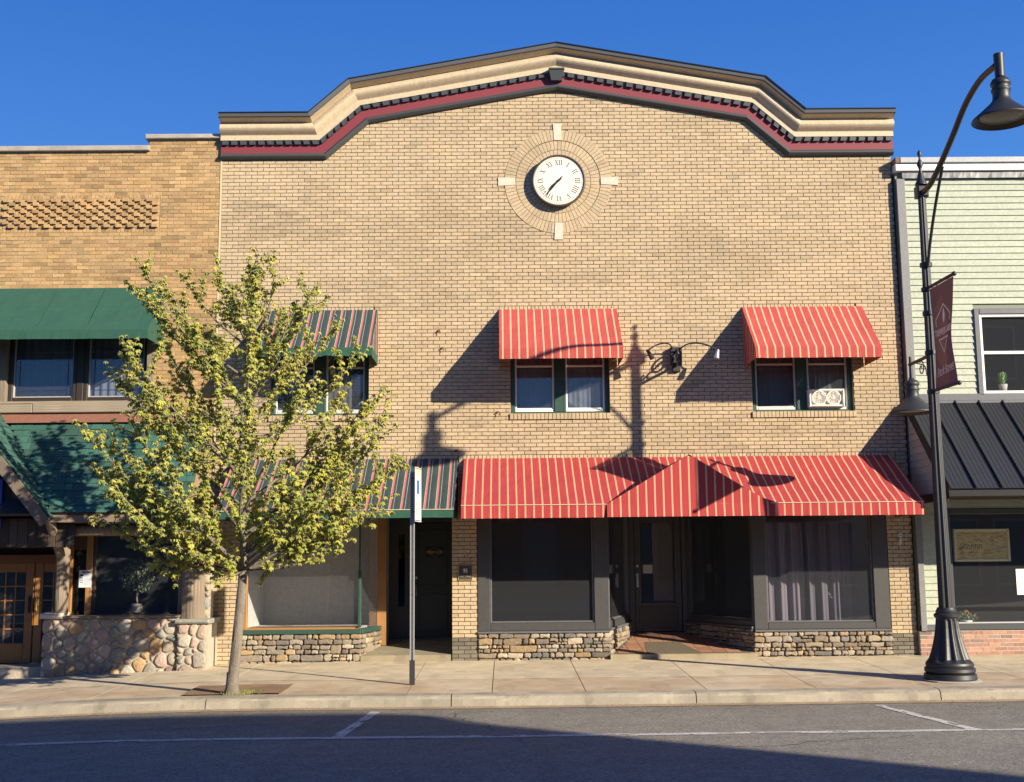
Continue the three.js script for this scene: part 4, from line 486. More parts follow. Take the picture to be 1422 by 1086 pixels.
// shingled porch roof: two slopes meeting in a valley
const EZ = 1.28, RY0 = 4.17, RY1 = 2.56, RXR = -5.22;
const shingleMat = vmat(0.85, { map: woodT, bumpMap: woodT, bumpScale: 0.003 });
{
  const f = rng(61), col = () => { const k = rr(0.7, 1.25, f); return [0.052 * k, 0.165 * k, 0.125 * k]; };
  const roof = part(rest, 'porch_roof', new G().hexa([[-10.4, RY1 - 0.06, EZ - 0.02], [RXR, RY1 - 0.06, EZ - 0.02], [RXR, RY0 - 0.06, 0.02], [-10.4, RY0 - 0.06, 0.02], [-10.4, RY1 - 0.02, EZ], [RXR, RY1 - 0.02, EZ], [RXR, RY0 - 0.02, 0.04], [-10.4, RY0 - 0.02, 0.04]]), M.darkWood);
  const L = Math.hypot(RY0 - RY1, EZ - 0.04), rows = 13, dy = (RY1 - RY0) / L, dz = (EZ - 0.04) / L, P = (x, s, e) => [x, RY0 + dy * s + e * dz, 0.04 + dz * s - e * dy];
  const valley = (s) => -7.47 - (RY0 + dy * s - RY1) * 0.80;
  for (let r = rows - 1; r >= 0; r--) { let x = -7.4; const s1 = (r + 1) * L / rows + 0.02, s0 = r * L / rows - 0.05; x = valley(s1) - 0.05 + f() * 0.05;
    while (x < RXR - 0.04) { const w = rr(0.13, 0.27, f), b = Math.min(RXR + 0.015, x + w), e = rr(0.014, 0.03, f), j = rr(-0.012, 0.012, f); if (b - x > 0.03) { const a0 = P(x + 0.004, s1 + j, e), a1 = P(b - 0.004, s1 + j, e), a2 = P(b - 0.004, Math.max(-0.02, s0), 0.006), a3 = P(x + 0.004, Math.max(-0.02, s0), 0.006), d0 = P(x + 0.004, s1 + j, e - 0.013), d1 = P(b - 0.004, s1 + j, e - 0.013), d2 = P(b - 0.004, Math.max(-0.02, s0), -0.004), d3 = P(x + 0.004, Math.max(-0.02, s0), -0.004); part(roof, 'shingle', new G().hexa([d0, d1, d2, d3, a0, a1, a2, a3], col(), 'bd'), shingleMat); } x = b; } }
  // gable slope: rises to the left, runs from the rake back to the wall
  const gx = -7.45, gy = RY1 - 0.02, sl = Math.hypot(0.80, 1), ux = -0.80 / sl, uy = 1 / sl, zr = 1.42, top = 2.45, Q = (t, z, e) => [gx + ux * t + uy * e, gy + uy * t - ux * e, z];
  const gable = part(rest, 'gable_roof', new G().hexa([Q(-0.1, zr, -0.05), Q(-0.1, -0.2, -0.05), Q(top, -0.2, -0.05), Q(top, zr, -0.05), Q(-0.1, zr, 0), Q(-0.1, -0.2, 0), Q(top, -0.2, 0), Q(top, zr, 0)]).hexa([[gx + ux * top, gy + uy * top, zr], [-12.2, 2.4, zr], [-12.2, 2.4, 0], [gx + ux * top, gy + uy * top, 0], [gx + ux * top, gy + uy * top + 0.05, zr], [-12.2, 2.45, zr], [-12.2, 2.45, 0], [gx + ux * top, gy + uy * top + 0.05, 0]]), M.darkWood);
  for (let r = 0; r < 17; r++) { const t1 = r * 0.148 - 0.12, t0 = t1 + 0.2; let z = zr + 0.02; while (z > -0.05) { const w = rr(0.13, 0.27, f), b = Math.max(-0.1, z - w), e = rr(0.014, 0.028, f); const a = [Q(t1, z - 0.004, e), Q(t1, b + 0.004, e), Q(t0, b + 0.004, 0.006), Q(t0, z - 0.004, 0.006)], d = [Q(t1, z - 0.004, e - 0.013), Q(t1, b + 0.004, e - 0.013), Q(t0, b + 0.004, -0.003), Q(t0, z - 0.004, -0.003)]; part(gable, 'shingle', new G().hexa([...d, ...a], col(), 'd'), shingleMat); z = b; } }
  const rake = mat([0.26, 0.20, 0.15], 0.95, { map: woodT, bumpMap: woodT, bumpScale: 0.008 });
  part(gable, 'rake_board', new G().hexa([Q(-0.12, zr + 0.06, -0.19), Q(top, zr + 0.06, -0.19), Q(top, zr, -0.19), Q(-0.12, zr, -0.19), Q(-0.12, zr + 0.06, -0.01), Q(top, zr + 0.06, -0.01), Q(top, zr, -0.01), Q(-0.12, zr, -0.01)]), rake);
  // eave board, log beam
  part(rest, 'eave_board', cb(-7.45, RXR + 0.02, RY1 - 0.17, RY1 - 0.05, EZ - 0.06, EZ - 0.005, 0.006), M.logH); part(rest, 'beam', bar(V(-7.3, 2.27, 0.9), V(-5.05, 2.27, 0.9), 0.1, 0.11, 14), M.logH);
  const soff = new G().quad([-10.4, RY1 - 0.1, EZ - 0.06], [RXR, RY1 - 0.1, EZ - 0.06], [RXR, 2.75, 0.02], [-10.4, 2.75, 0.02]); part(rest, 'porch_ceiling', soff, M.darkWood);
  // gable face of upright boards with a row of knobbly ends, over the door
  const gf = part(rest, 'gable_face', bx(-11, -7.1, 2.02, 2.5, 1.04, 1.06), M.darkWood), f2 = rng(62);
  for (let x = -7.24, i = 0; x > -10.6; i++) { const w = rr(0.13, 0.19, f2), yt = Math.max(2.45, gy + (gx - (x - w / 2)) / 0.80 - 0.08), k = rr(0.6, 1.2, f2), c = [0.105 * k, 0.072 * k, 0.05 * k]; part(gf, 'board', new G().cbox(x - w + 0.006, x, 1.98 + 0.02 * f2(), Math.min(yt, 4.4), 1.055, 1.085 + 0.012 * f2(), 0.006, c), M.barn); x -= w; }
}
{ // doors with panes, sidelight, window, posts, cobblestone wall
  const dz = -0.18; const at = (x, y, z) => { const p = onZ(x, y, z); return p; };
  const yb = at(30, 921, dz).y, yt = at(30, 782, dz).y, xm = at(46, 850, dz).x, rail = mat([0.30, 0.12, 0.032], 0.5, { map: woodH });
  part(rest, 'door_lintel', cb(xm - 1.2, xm + 1.25, yt, yt + 0.15, dz - 0.1, dz + 0.08, 0.01), rail);
  [[xm - 1.0, xm - 0.008, 4], [xm + 0.008, xm + 1.0, 4]].forEach(([a, b, n], k) => {
    const st = 0.145, dr = part(rest, 'door', merge(cb(a, a + st, yb, yt, dz - 0.05, dz), cb(b - st, b, yb, yt, dz - 0.05, dz), cb(a + st, b - st, yb, yb + 0.34, dz - 0.05, dz - 0.003), cb(a + st, b - st, yt - 0.16, yt, dz - 0.05, dz - 0.003)), M.oak), ya = yb + 0.34, yc = yt - 0.16, mu = [];
    const pw = (b - a - 2 * st) / 4, ph = (yc - ya) / 5; for (let i = 1; i < 4; i++) mu.push(bx(a + st + pw * i - 0.011, a + st + pw * i + 0.011, ya, yc, dz - 0.03, dz - 0.008)); for (let j = 1; j < 5; j++) mu.push(bx(a + st, b - st, ya + ph * j - 0.011, ya + ph * j + 0.011, dz - 0.031, dz - 0.009)); part(dr, 'glazing_bars', merge(mu), M.oak);
    for (let i = 0; i < 4; i++) for (let j = 0; j < 5; j++) part(dr, 'pane', bx(a + st + pw * i + 0.008, a + st + pw * (i + 1) - 0.008, ya + ph * j + 0.008, ya + ph * (j + 1) - 0.008, dz - 0.022, dz - 0.018), M.glass);
    const hx = k ? a + 0.06 : b - 0.06; part(dr, 'handle', merge(cb(hx - 0.025, hx + 0.025, yb + 0.85, yb + 1.15, dz, dz + 0.01, 0.003), bar(V(hx, yb + 0.9, dz + 0.05), V(hx, yb + 1.1, dz + 0.05), 0.012), bar(V(hx, yb + 0.9, dz), V(hx, yb + 0.9, dz + 0.05), 0.01), bar(V(hx, yb + 1.1, dz), V(hx, yb + 1.1, dz + 0.05), 0.01)), k ? M.brass : M.ironRough);
  });
  part(rest, 'porch_wall', new G().box(-11, xm - 1.0, -0.3, 2.75, dz - 0.12, dz - 0.06).box(xm + 1.0, onZ(96, 800, 0.4).x, -0.3, 2.75, dz - 0.12, dz - 0.06).box(xm + 1.0, -5.13, -0.3, 0.75, dz - 0.12, dz - 0.06).box(xm - 1.0, xm + 1.0, yt + 0.1, 2.75, dz - 0.12, dz - 0.06), M.darkWood);
  part(rest, 'porch_interior', new G().box(-10.9, -5.2, -0.4, -0.15, -5, dz - 0.13).box(-10.9, -5.2, 2.7, 2.85, -5, dz - 0.13).box(-10.9, -5.2, -0.2, 2.8, -5.1, -5), M.interiorDark);
  part(rest, 'threshold', bx(-10.5, -7.3, -0.35, yb - 0.015, dz - 0.1, 0.45), M.mortarCream);
  // window wall over the cobblestones
  const zw = 0.40, wx0 = at(133, 800, zw).x, wx1 = at(249, 800, zw).x, wy0 = at(190, 855, zw).y, wy1 = at(190, 738, zw).y, sx0 = at(96, 800, zw).x;
  const win = part(rest, 'window', frameRect(wx0 - 0.06, wx1 + 0.06, wy0, wy1 + 0.1, 0.06, 0.06, 0.05, 0.1, zw - 0.08, zw), M.darkWood); part(win, 'pane', bx(wx0, wx1, wy0 + 0.05, wy1, zw - 0.04, zw - 0.036), M.glass);
  part(win, 'window_shelf', bx(sx0, wx1 + 0.2, wy0 - 0.05, wy0, dz - 0.1, zw - 0.08), M.floorWood); part(rest, 'side_return', new G().box(wx1 + 0.06, -5.13, 0.5, 2.6, zw - 0.12, zw - 0.04).box(-5.2, -5.13, -0.2, 2.75, dz - 0.12, zw - 0.12), M.barn2);
  const sd = part(rest, 'sidelight', merge(cb(sx0, sx0 + 0.05, wy0, 2.3, zw - 0.08, zw), cb(wx0 - 0.17, wx0 - 0.062, wy0, 2.3, zw - 0.08, zw + 0.01)), M.pine); part(sd, 'pane', bx(sx0 + 0.05, wx0 - 0.17, wy0, 2.25, zw - 0.05, zw - 0.045), M.tint);
  const boards = mat([0.14, 0.095, 0.06], 0.9, { map: woodT }); for (let i = 0; i < 3; i++) part(sd, 'board', cb(sx0 + 0.06 + i * 0.075, sx0 + 0.128 + i * 0.075, 1.95, 2.4, zw - 0.04, zw - 0.01, 0.005), boards);
  const z = 0.66, x0 = at(59, 900, z).x, x1 = at(246, 900, z).x, yS = at(150, 856, z).y, lo = g(-6.5) - 0.12;
  const cw = thing('cobblestone_wall', 'low wall of rounded mixed fieldstones in pale mortar below the restaurant window', 'wall', (x0 + x1) / 2, lo, 0.4);
  part(cw, 'mortar', bx(x0 + 0.01, x1, lo, yS - 0.03, 0.2, z), M.mortarCream); fieldStones(cw, x0 - 0.02, x1, lo + 0.02, yS - 0.03, z - 0.012, 0.152, 611);
  part(cw, 'ledge', cb(x0 + 0.35, x1 + 0.02, yS - 0.028, yS + 0.012, 0.3, z + 0.06, 0.01), M.logH); part(cw, 'cap_stone', new G().cbox(x0 - 0.05, x0 + 0.33, yS - 0.03, yS + 0.06, 0.2, z + 0.09, 0.03), M.limestone);
  const zp = 0.74, px0 = at(246, 900, zp).x, px1 = at(288, 900, zp).x, yP = at(268, 861, zp).y;
  const pier = thing('stone_pier', 'square fieldstone pier with capstone under the broad log post', 'pier', (px0 + px1) / 2, lo, 0.4);
  part(pier, 'mortar', bx(px0, px1 - 0.02, lo, yP - 0.06, 0.0, zp), M.mortarCream); fieldStones(pier, px0, px1 - 0.01, lo + 0.03, yP - 0.06, zp - 0.012, 0.142, 612); part(pier, 'cap_stone', new G().cbox(px0 - 0.05, px1 + 0.03, yP - 0.06, yP + 0.015, 0.0, zp + 0.07, 0.025), mat([0.30, 0.29, 0.24], 0.95, { map: speck, bumpMap: rough1, bumpScale: 0.01 }));
  { const a = at(282, 820, 0.5).x, b = at(292, 820, 0.5).x, y1 = at(286, 772, 0.5).y; part(pier, 'mortar', bx(a - 0.08, b - 0.02, yP - 0.02, y1, 0.2, 0.5), M.mortarCream); fieldStones(pier, a - 0.02, b, yP + 0.02, y1, 0.49, 0.105, 613); }
  // logs
  const logGeo = (x, z_, y0, y1, rx, rz, seed) => { const G0 = new G(), n = 20, m = 18, P = (i, j) => { const a = i / n * 2 * Math.PI, y = y0 + (y1 - y0) * j / m, k = 0.88 + 0.28 * fbm(Math.cos(a) * 2 + 5, y * 1.6 + Math.sin(a) * 2, seed, 3); return [x + Math.cos(a) * rx * k, y, z_ + Math.sin(a) * rz * k]; }; for (let i = 0; i < n; i++) for (let j = 0; j < m; j++) { const u = (k, l) => [k / n * 0.9, y0 + (y1 - y0) * l / m]; G0.quad(P(i, j), P(i, j + 1), P(i + 1, j + 1), P(i + 1, j), undefined, [u(i, j), u(i, j + 1), u(i + 1, j + 1), u(i + 1, j)]); } return G0.geo(); };
  const l0 = at(88, 800, 0.55).x, l1 = at(268, 800, 0.6).x;
  const pl = part(rest, 'log_post', logGeo(l0, 0.58, yS + 0.04, 2.62, 0.105, 0.11, 71), M.log); part(pl, 'brace', bar(V(l0 + 0.02, 1.85, 0.75), V(at(69, 716, 1.2).x, 2.46, 1.22), 0.075, 0.085, 12), M.log);
  part(rest, 'log_post', logGeo(l1, 0.52, yP + 0.01, 2.2, 0.20, 0.15, 72), M.log); part(rest, 'log_post', logGeo(l1 - 0.23, 0.42, yP + 0.01, 2.3, 0.06, 0.07, 73), M.logH);
  // notice in the sidelight, small tree in a pot behind the glass, blue sign on the gable
  const nt = canvasTex(128, 192, (c) => { c.fillStyle = '#b9bcc0'; c.fillRect(0, 0, 128, 192); c.fillStyle = '#2c3038'; c.fillRect(30, 12, 88, 16); c.fillRect(10, 44, 36, 22); for (let i = 0; i < 3; i++) c.fillRect(14, 82 + i * 24, 30, 8); c.fillStyle = '#8a9099'; for (let i = 0; i < 9; i++) c.fillRect(54, 44 + i * 14, 50 + (i * 7) % 18, 4); });
  const na = at(109, 816, zw + 0.02), nb = at(127, 792, zw + 0.02); solo('paper_notice', new THREE.BoxGeometry(nb.x - na.x, nb.y - na.y, 0.004).translate((na.x + nb.x) / 2, (na.y + nb.y) / 2, zw + 0.016), [0, 0, 0, 0, 1, 0].map((k) => k ? mat(null, 0.8, { map: nt }) : M.white), 'white printed paper notice taped beside the restaurant window', 'notice');
  const bs = canvasTex(256, 256, (c) => { c.fillStyle = '#223a86'; c.fillRect(0, 0, 256, 256); c.fillStyle = '#c9ccd6'; c.fillRect(18, 14, 220, 228); }); const ba = at(-60, 735, 1.12), bb = at(5, 666, 1.12);
  solo('hanging_sign', new THREE.BoxGeometry(bb.x - ba.x, bb.y - ba.y, 0.04).translate((ba.x + bb.x) / 2, (ba.y + bb.y) / 2, 1.135), [0, 0, 0, 0, 1, 0].map((k) => k ? mat(null, 0.6, { map: bs }) : mat([0.03, 0.05, 0.2], 0.5)), 'white sign board with blue border on the porch gable', 'sign');
  const tp = at(191, 851, 0.12), pot = thing('potted_tree', 'small potted indoor tree behind the dark restaurant window', 'potted plant', tp.x, wy0 + 0.005, 0.13), pf = rng(5);
  part(pot, 'pot', lathe([[0, 0], [0.075, 0], [0.1, 0.17], [0.108, 0.175], [0.1, 0.185], [0, 0.165]], 20).translate(tp.x, wy0 + 0.005, 0.13), mat([0.50, 0.42, 0.30], 0.8)); part(pot, 'trunk', tube([V(tp.x, wy0 + 0.16, 0.13), V(tp.x - 0.02, wy0 + 0.3, 0.13), V(tp.x + 0.01, wy0 + 0.5, 0.13), V(tp.x - 0.02, wy0 + 0.75, 0.13)], 0.018), M.log);
  const lf = new G(); for (let i = 0; i < 520; i++) { const a = pf() * 6.28, b = Math.acos(2 * pf() - 1), r = 0.33 * Math.cbrt(pf()), c = [tp.x + r * Math.sin(b) * Math.cos(a), wy0 + 0.68 + 0.95 * r * Math.cos(b), 0.13 + 0.45 * r * Math.sin(b) * Math.sin(a)], d = V(pf() - 0.5, -pf() * 0.9, pf() - 0.5).normalize(), s = V(pf() - 0.5, pf() - 0.5, pf() - 0.5).cross(d).normalize(), l = rr(0.05, 0.075, pf), w = 0.013, A = (u, v) => [c[0] + d.x * l * u + s.x * w * v, c[1] + d.y * l * u + s.y * w * v, c[2] + d.z * l * u + s.z * w * v]; lf.quad(A(0, 0), A(0.5, 1), A(1, 0), A(0.5, -1)); } part(pot, 'leaves', lf, mat([0.13, 0.16, 0.085], 0.35), 'stuff');
}
awning('window_awning', 'plain dark green canvas awning over the upper windows of the brown brick building', { x0: -10.6, x1: -6.05, yT: 6.60, yF: 5.66, yB: 5.50, zF: 0.95, top: F.green, seed: 21 });
for (const x of [-9.1, -7.95, -7.1]) part(scene.children[scene.children.length - 1], 'seam', bar(V(x, 6.585, 0.03), V(x, 5.655, 0.952), 0.006, 0.006, 6), F.green);

// ---------------------------------------------------------------- the pale green clapboard building on the right
const clap = thing('clapboard_building', 'pale green clapboard shop building with black metal awning roof and brick base', 'building', 9.3, 0, 0);
{
  const z = 0.08, X0 = 7.145, X1 = 12, at = (x, y, zz = z) => onZ(x, y, zz), top = 8.49, green = [0.425, 0.455, 0.345], sid = vmat(0.7, { map: speck }), f = rng(31);
  const wx0 = at(1355, 490).x, wy0 = at(1360, 549).y, wy1 = at(1360, 429).y, wx1 = wx0 + 1.45, bigX0 = at(1322, 800).x, bigY0 = 0.535, bigY1 = at(1330, 711).y, bigX1 = 11.4;
  const s = new THREE.Shape(); s.moveTo(X0, 0.43); s.lineTo(X1, 0.43); s.lineTo(X1, top + 0.3); s.lineTo(X0, top + 0.3); s.lineTo(X0, 0.43);
  for (const q of [[wx0 + 0.1, wx1 - 0.1, wy0 + 0.03, wy1 - 0.1], [bigX0, bigX1, bigY0, bigY1]]) { const h = new THREE.Path(); h.moveTo(q[0], q[2]); h.lineTo(q[0], q[3]); h.lineTo(q[1], q[3]); h.lineTo(q[1], q[2]); h.lineTo(q[0], q[2]); s.holes.push(h); }
  const wall = part(clap, 'wall', new THREE.ExtrudeGeometry(s, { depth: 0.2, bevelEnabled: false }).translate(0, 0, z - 0.225), mat([0.2, 0.22, 0.16], 0.9));
  const board = (a, b, y, h) => { const k = rr(0.93, 1.05, f), c = tone(green, k), d = 0.002 * f(); part(wall, 'clapboard', new G().hexa([[a, y, z + 0.004 + d], [b, y, z + 0.004 + d], [b, y, z - 0.025], [a, y, z - 0.025], [a, y + h, z - 0.014], [b, y + h, z - 0.014], [b, y + h, z - 0.025], [a, y + h, z - 0.025]], c, 'b'), sid); };
  const H = 0.1165; for (let y = 4.54; y < top - 0.02; y += H) { const h = Math.min(H, top - y); if (y < wy1 + 0.0 && y + h > wy0) { board(7.30, wx0, y, h); board(wx1, X1 - 0.1, y, h); } else if (f() < 0.35) { const q = rr(8.2, 10.5, f); board(7.30, q - 0.001, y, h); board(q + 0.001, X1 - 0.1, y, h); } else board(7.30, X1 - 0.1, y, h); }
  for (let y = bigY1 + 0.02; y < 3.4; y += H) board(7.255, X1 - 0.1, y, H); for (let y = 0.54; y < bigY1 - 0.02; y += H) board(7.255, bigX0 - 0.06, y, Math.min(H, bigY1 + 0.02 - y));
  part(clap, 'corner_board', merge(cb(X0, 7.30, 4.54, top, z - 0.05, z + 0.03), cb(X0, 7.255, 0.43, 3.4, z - 0.05, z + 0.03)), mat([0.20, 0.20, 0.195], 0.6, { map: speck }));
  part(clap, 'cornice', merge(cb(X0 - 0.02, X1, 8.62, 8.755, z - 0.3, z + 0.09)), M.white); part(clap, 'roof_edge', cb(X0 + 0.06, X1, 8.757, 8.86, z - 0.3, z + 0.13), mat([0.40, 0.41, 0.41], 0.5, { map: speck })); part(clap, 'end_cap', cb(X0 - 0.03, X0 + 0.06, 8.757, 8.86, z - 0.3, z + 0.12), mat([0.16, 0.09, 0.06], 0.8));
  { const G0 = new G(), n = 60; for (let i = 0; i < n; i++) { const P = (k, b) => { const x = X0 + 0.11 + (X1 - X0 - 0.2) * k / n; return [x, b ? 8.49 : 8.62, z + 0.035 + (b ? 0.03 * fbm(x * 4, 2, 7, 3) : 0.01 * fbm(x * 6, 5, 9, 2))]; }; G0.quad(P(i, 1), P(i + 1, 1), P(i + 1, 0), P(i, 0)); } part(clap, 'tin_flashing', G0, mat([0.16, 0.16, 0.16], 0.45, { metalness: 0.4 })); }
  part(clap, 'band', merge(cb(X0, X1, 4.42, 4.545, z - 0.05, z + 0.03), cb(X0, X1, 4.37, 4.42, z - 0.05, z + 0.075, 0.006)), M.trimGrey);
  // upper window
  const fr = part(clap, 'window', merge(frameRect(wx0, wx1, wy0, wy1, 0.095, 0.095, 0.03, 0.10, z - 0.1, z + 0.03)), M.trimGrey), a = wx0 + 0.095, b = wx1 - 0.095, c = wy0 + 0.03, d = wy1 - 0.10, m = (c + d) / 2 + 0.02;
  part(fr, 'sash', merge(frameRect(a, b, c, d, 0.045, 0.045, 0.05, 0.045, z - 0.07, z + 0.005, 0.006), cb(a + 0.045, b - 0.045, m - 0.025, m + 0.03, z - 0.07, z - 0.01, 0.006)), M.white); part(fr, 'pane', merge(bx(a + 0.04, b - 0.04, c + 0.04, m, z - 0.045, z - 0.041), bx(a + 0.04, b - 0.04, m, d - 0.04, z - 0.058, z - 0.054)), M.glass);
  part(clap, 'upper_room', new G().box(7.2, X1, 4.2, 4.35, -4, z - 0.25).box(7.2, X1, 4.3, 8.5, -4.1, -4).box(7.15, 7.2, 0, 8.6, -6, z - 0.23).box(X1 - 0.05, X1, 0, 8.6, -6, z - 0.23).box(7.2, X1, 8.5, 8.7, -6, z - 0.25).box(7.2, X1, 3.4, 3.5, -6, z - 0.24).box(7.2, X1, 0.2, 3.4, -4.6, -4.5).box(7.2, X1, 0.0, 0.45, -4.5, z - 0.24), mat([0.10, 0.10, 0.10], 0.95));
  // shop window
  const w2 = part(clap, 'shop_window', frameRect(bigX0 - 0.05, bigX1, 0.44, bigY1 + 0.06, 0.07, 0.07, 0.11, 0.1, z - 0.1, z + 0.02), M.slate2); part(w2, 'bead', bx(bigX0 + 0.02, bigX1 - 0.07, 0.552, 0.575, z - 0.06, z - 0.02), M.steel); part(w2, 'pane', bx(bigX0 + 0.02, bigX1 - 0.07, 0.575, bigY1 - 0.04, z - 0.05, z - 0.044), M.glass);
  part(clap, 'base_trim', cb(X0, bigX0 - 0.052, 0.435, 0.535, z - 0.05, z + 0.028), M.trimGrey);
  // brick base
  const base = part(clap, 'brick_base', bx(X0 - 0.02, X1, -0.35, 0.434, z - 0.2, z - 0.004), M.mortarWhite), colour = (x, y, ff) => { const k = 0.8 + 0.5 * (ff() - 0.5) + 0.2 * fbm(x * 2, y * 3, 601, 3), q = ff(); return q < 0.2 ? [0.30 * k, 0.22 * k, 0.17 * k] : [0.43 * k, 0.235 * k, 0.165 * k]; };
  layBricks(base, bond({ x0: X0 - 0.02, x1: 11.4, y0: -0.05, y1: 0.44, J: 0.011 }), z, 0.01, colour, M.brick, 'brick', 300, 0.003);
  // standing seam canopy roof
  const y0 = 4.40, z0 = z + 0.04, y1 = 2.80, z1 = 1.86, L = Math.hypot(y0 - y1, z1 - z0), Q = (x, t, e = 0) => [x, y0 + (y1 - y0) * t + e * (z1 - z0) / L, z0 + (z1 - z0) * t + e * (y0 - y1) / L];
  const deck = part(clap, 'canopy_roof', new G().hexa([Q(7.10, 1, -0.09), Q(X1, 1, -0.09), Q(X1, 0, -0.09), Q(7.10, 0, -0.09), Q(7.10, 1, -0.012), Q(X1, 1, -0.012), Q(X1, 0, -0.012), Q(7.10, 0, -0.012)]), M.black), seam = mat([0.020, 0.021, 0.023], 0.38);
  for (let x = 7.11; x < X1 - 0.1; x += 0.42) { const G0 = new G(), n = 12; for (let i = 0; i < n; i++) { const e = (k) => 0.004 * Math.abs(Math.sin(k * Math.PI / 2)), p = (k) => x + 0.42 * k / n; G0.quad(Q(p(i), 1.01, e(i)), Q(p(i + 1), 1.01, e(i + 1)), Q(p(i + 1), 0, e(i + 1)), Q(p(i), 0, e(i))); } const pn = part(deck, 'roof_panel', G0, seam); part(pn, 'seam', new G().hexa([Q(x - 0.013, 1.012, 0.003), Q(x + 0.013, 1.012, 0.003), Q(x + 0.013, 0, 0.003), Q(x - 0.013, 0, 0.003), Q(x - 0.011, 1.012, 0.04), Q(x + 0.011, 1.012, 0.04), Q(x + 0.011, 0, 0.04), Q(x - 0.011, 0, 0.04)]), seam); }
  part(clap, 'fascia', cb(7.10, X1, 2.66, 2.77, z1 - 0.06, z1 - 0.02, 0.005), M.black); part(clap, 'soffit', bx(7.12, X1, 2.68, 2.72, z + 0.02, z1 - 0.07), M.darkWood);
  const side = part(clap, 'canopy_side', new G().quad([7.125, 2.70, z + 0.03], [7.125, 2.70, z1 - 0.1], [7.125, 2.78, z1 - 0.1], [7.125, 4.28, z + 0.03]), mat([0.3, 0.3, 0.26], 0.8)); for (let k = 0; k < 12; k++) { const ya = 2.74 + k * 0.12, zz = (y) => z + 0.04 + (z1 - z - 0.14) * Math.max(0, (4.26 - y)) / 1.5; part(side, 'clapboard', new G().hexa([[7.112, ya, z + 0.03], [7.112, ya, zz(ya)], [7.124, ya, zz(ya)], [7.124, ya, z + 0.03], [7.122, ya + 0.118, z + 0.03], [7.122, ya + 0.118, zz(ya + 0.118)], [7.124, ya + 0.118, zz(ya + 0.118)], [7.124, ya + 0.118, z + 0.03]], tone([0.42, 0.42, 0.36], rr(0.9, 1.05, f))), sid); }
  part(clap, 'rake_board', new G().hexa([Q(7.085, 1.01, -0.13), Q(7.11, 1.01, -0.13), Q(7.11, 0, -0.13), Q(7.085, 0, -0.13), Q(7.085, 1.01, 0.02), Q(7.11, 1.01, 0.02), Q(7.11, 0, 0.02), Q(7.085, 0, 0.02)]), M.black); part(clap, 'soffit_end', bx(7.095, 7.13, 2.6, 2.74, z + 0.03, z1 - 0.08), M.black);
  // things in the window
  const s0 = at(1325, 780, -0.02), s1 = at(1400, 734, -0.02), st = canvasTex(512, 320, (k) => { k.fillStyle = '#dcc07a'; k.fillRect(0, 0, 512, 320); const q = rng(4); for (let i = 0; i < 500; i++) { k.fillStyle = `rgba(${40 + 60 * q()},${30 + 50 * q()},20,0.12)`; k.fillRect(q() * 512, q() * 320, 6 + 50 * q(), 3 + 16 * q()); } k.strokeStyle = 'rgba(25,20,12,0.6)'; k.lineWidth = 5; for (let i = 0; i < 6; i++) { const x = 40 + i * 38; k.beginPath(); k.moveTo(x, 205); k.lineTo(x + 4, 150); k.lineTo(x + 24, 152 + 20 * q()); k.lineTo(x + 22, 206); k.stroke(); } });
  const bo = thing('framed_board', 'yellowed framed board hanging behind the dark shop window', 'board', (s0.x + s1.x) / 2, s0.y, -0.05); part(bo, 'panel', new THREE.BoxGeometry(s1.x - s0.x - 0.08, s1.y - s0.y - 0.08, 0.01).translate((s0.x + s1.x) / 2, (s0.y + s1.y) / 2, -0.005), [0, 0, 0, 0, 1, 0].map((k) => k ? mat(null, 0.7, { map: st }) : M.pine)); part(bo, 'frame', frameRect(s0.x, s1.x, s0.y, s1.y, 0.045, 0.045, 0.045, 0.045, -0.03, 0.02, 0.01), mat([0.78, 0.66, 0.34], 0.5));
  const pa = at(1413, 826, 0.05), pb = at(1431, 790, 0.05); solo('paper_notice', bx(pa.x, pb.x, pa.y, pb.y, 0.042, 0.045), M.white, 'plain white paper stuck inside the dark shop window beside the framed board', 'notice');
  const fp = at(1345, 868, -0.02), pot = thing('flower_pot', 'pot of red flowers standing inside the shop window behind the lamp post', 'flower pot', fp.x, 0.56, -0.1), pf = rng(3); part(pot, 'pot', lathe([[0, 0], [0.075, 0], [0.1, 0.13], [0.1, 0.14], [0, 0.13]], 18).translate(fp.x, 0.46, -0.1), M.white);
  const lf = new G(), fl = new G(); for (let i = 0; i < 260; i++) { const A = pf() * 6.28, r = 0.19 * Math.sqrt(pf()), c0 = [fp.x + r * Math.cos(A), 0.60 + 0.16 * pf() * (1.2 - r / 0.2) + (i % 9 ? 0 : 0.04), -0.1 + 0.35 * r * Math.sin(A)], dd = V(pf() - 0.5, pf() - 0.3, pf() - 0.5).normalize(), ss = V(pf() - 0.5, pf() - 0.5, pf() - 0.5).cross(dd).normalize(), l = i % 9 ? 0.045 : 0.035, w = i % 9 ? 0.02 : 0.018, T = (u, v) => [c0[0] + dd.x * l * u + ss.x * w * v, c0[1] + dd.y * l * u + ss.y * w * v, c0[2] + dd.z * l * u + ss.z * w * v]; (i % 9 ? lf : fl).quad(T(0, 0), T(0.5, 1), T(1, 0), T(0.5, -1)); } part(pot, 'leaves', lf, mat([0.10, 0.17, 0.04], 0.6), 'stuff'); part(pot, 'flowers', fl, mat([0.5, 0.03, 0.04], 0.6), 'stuff');
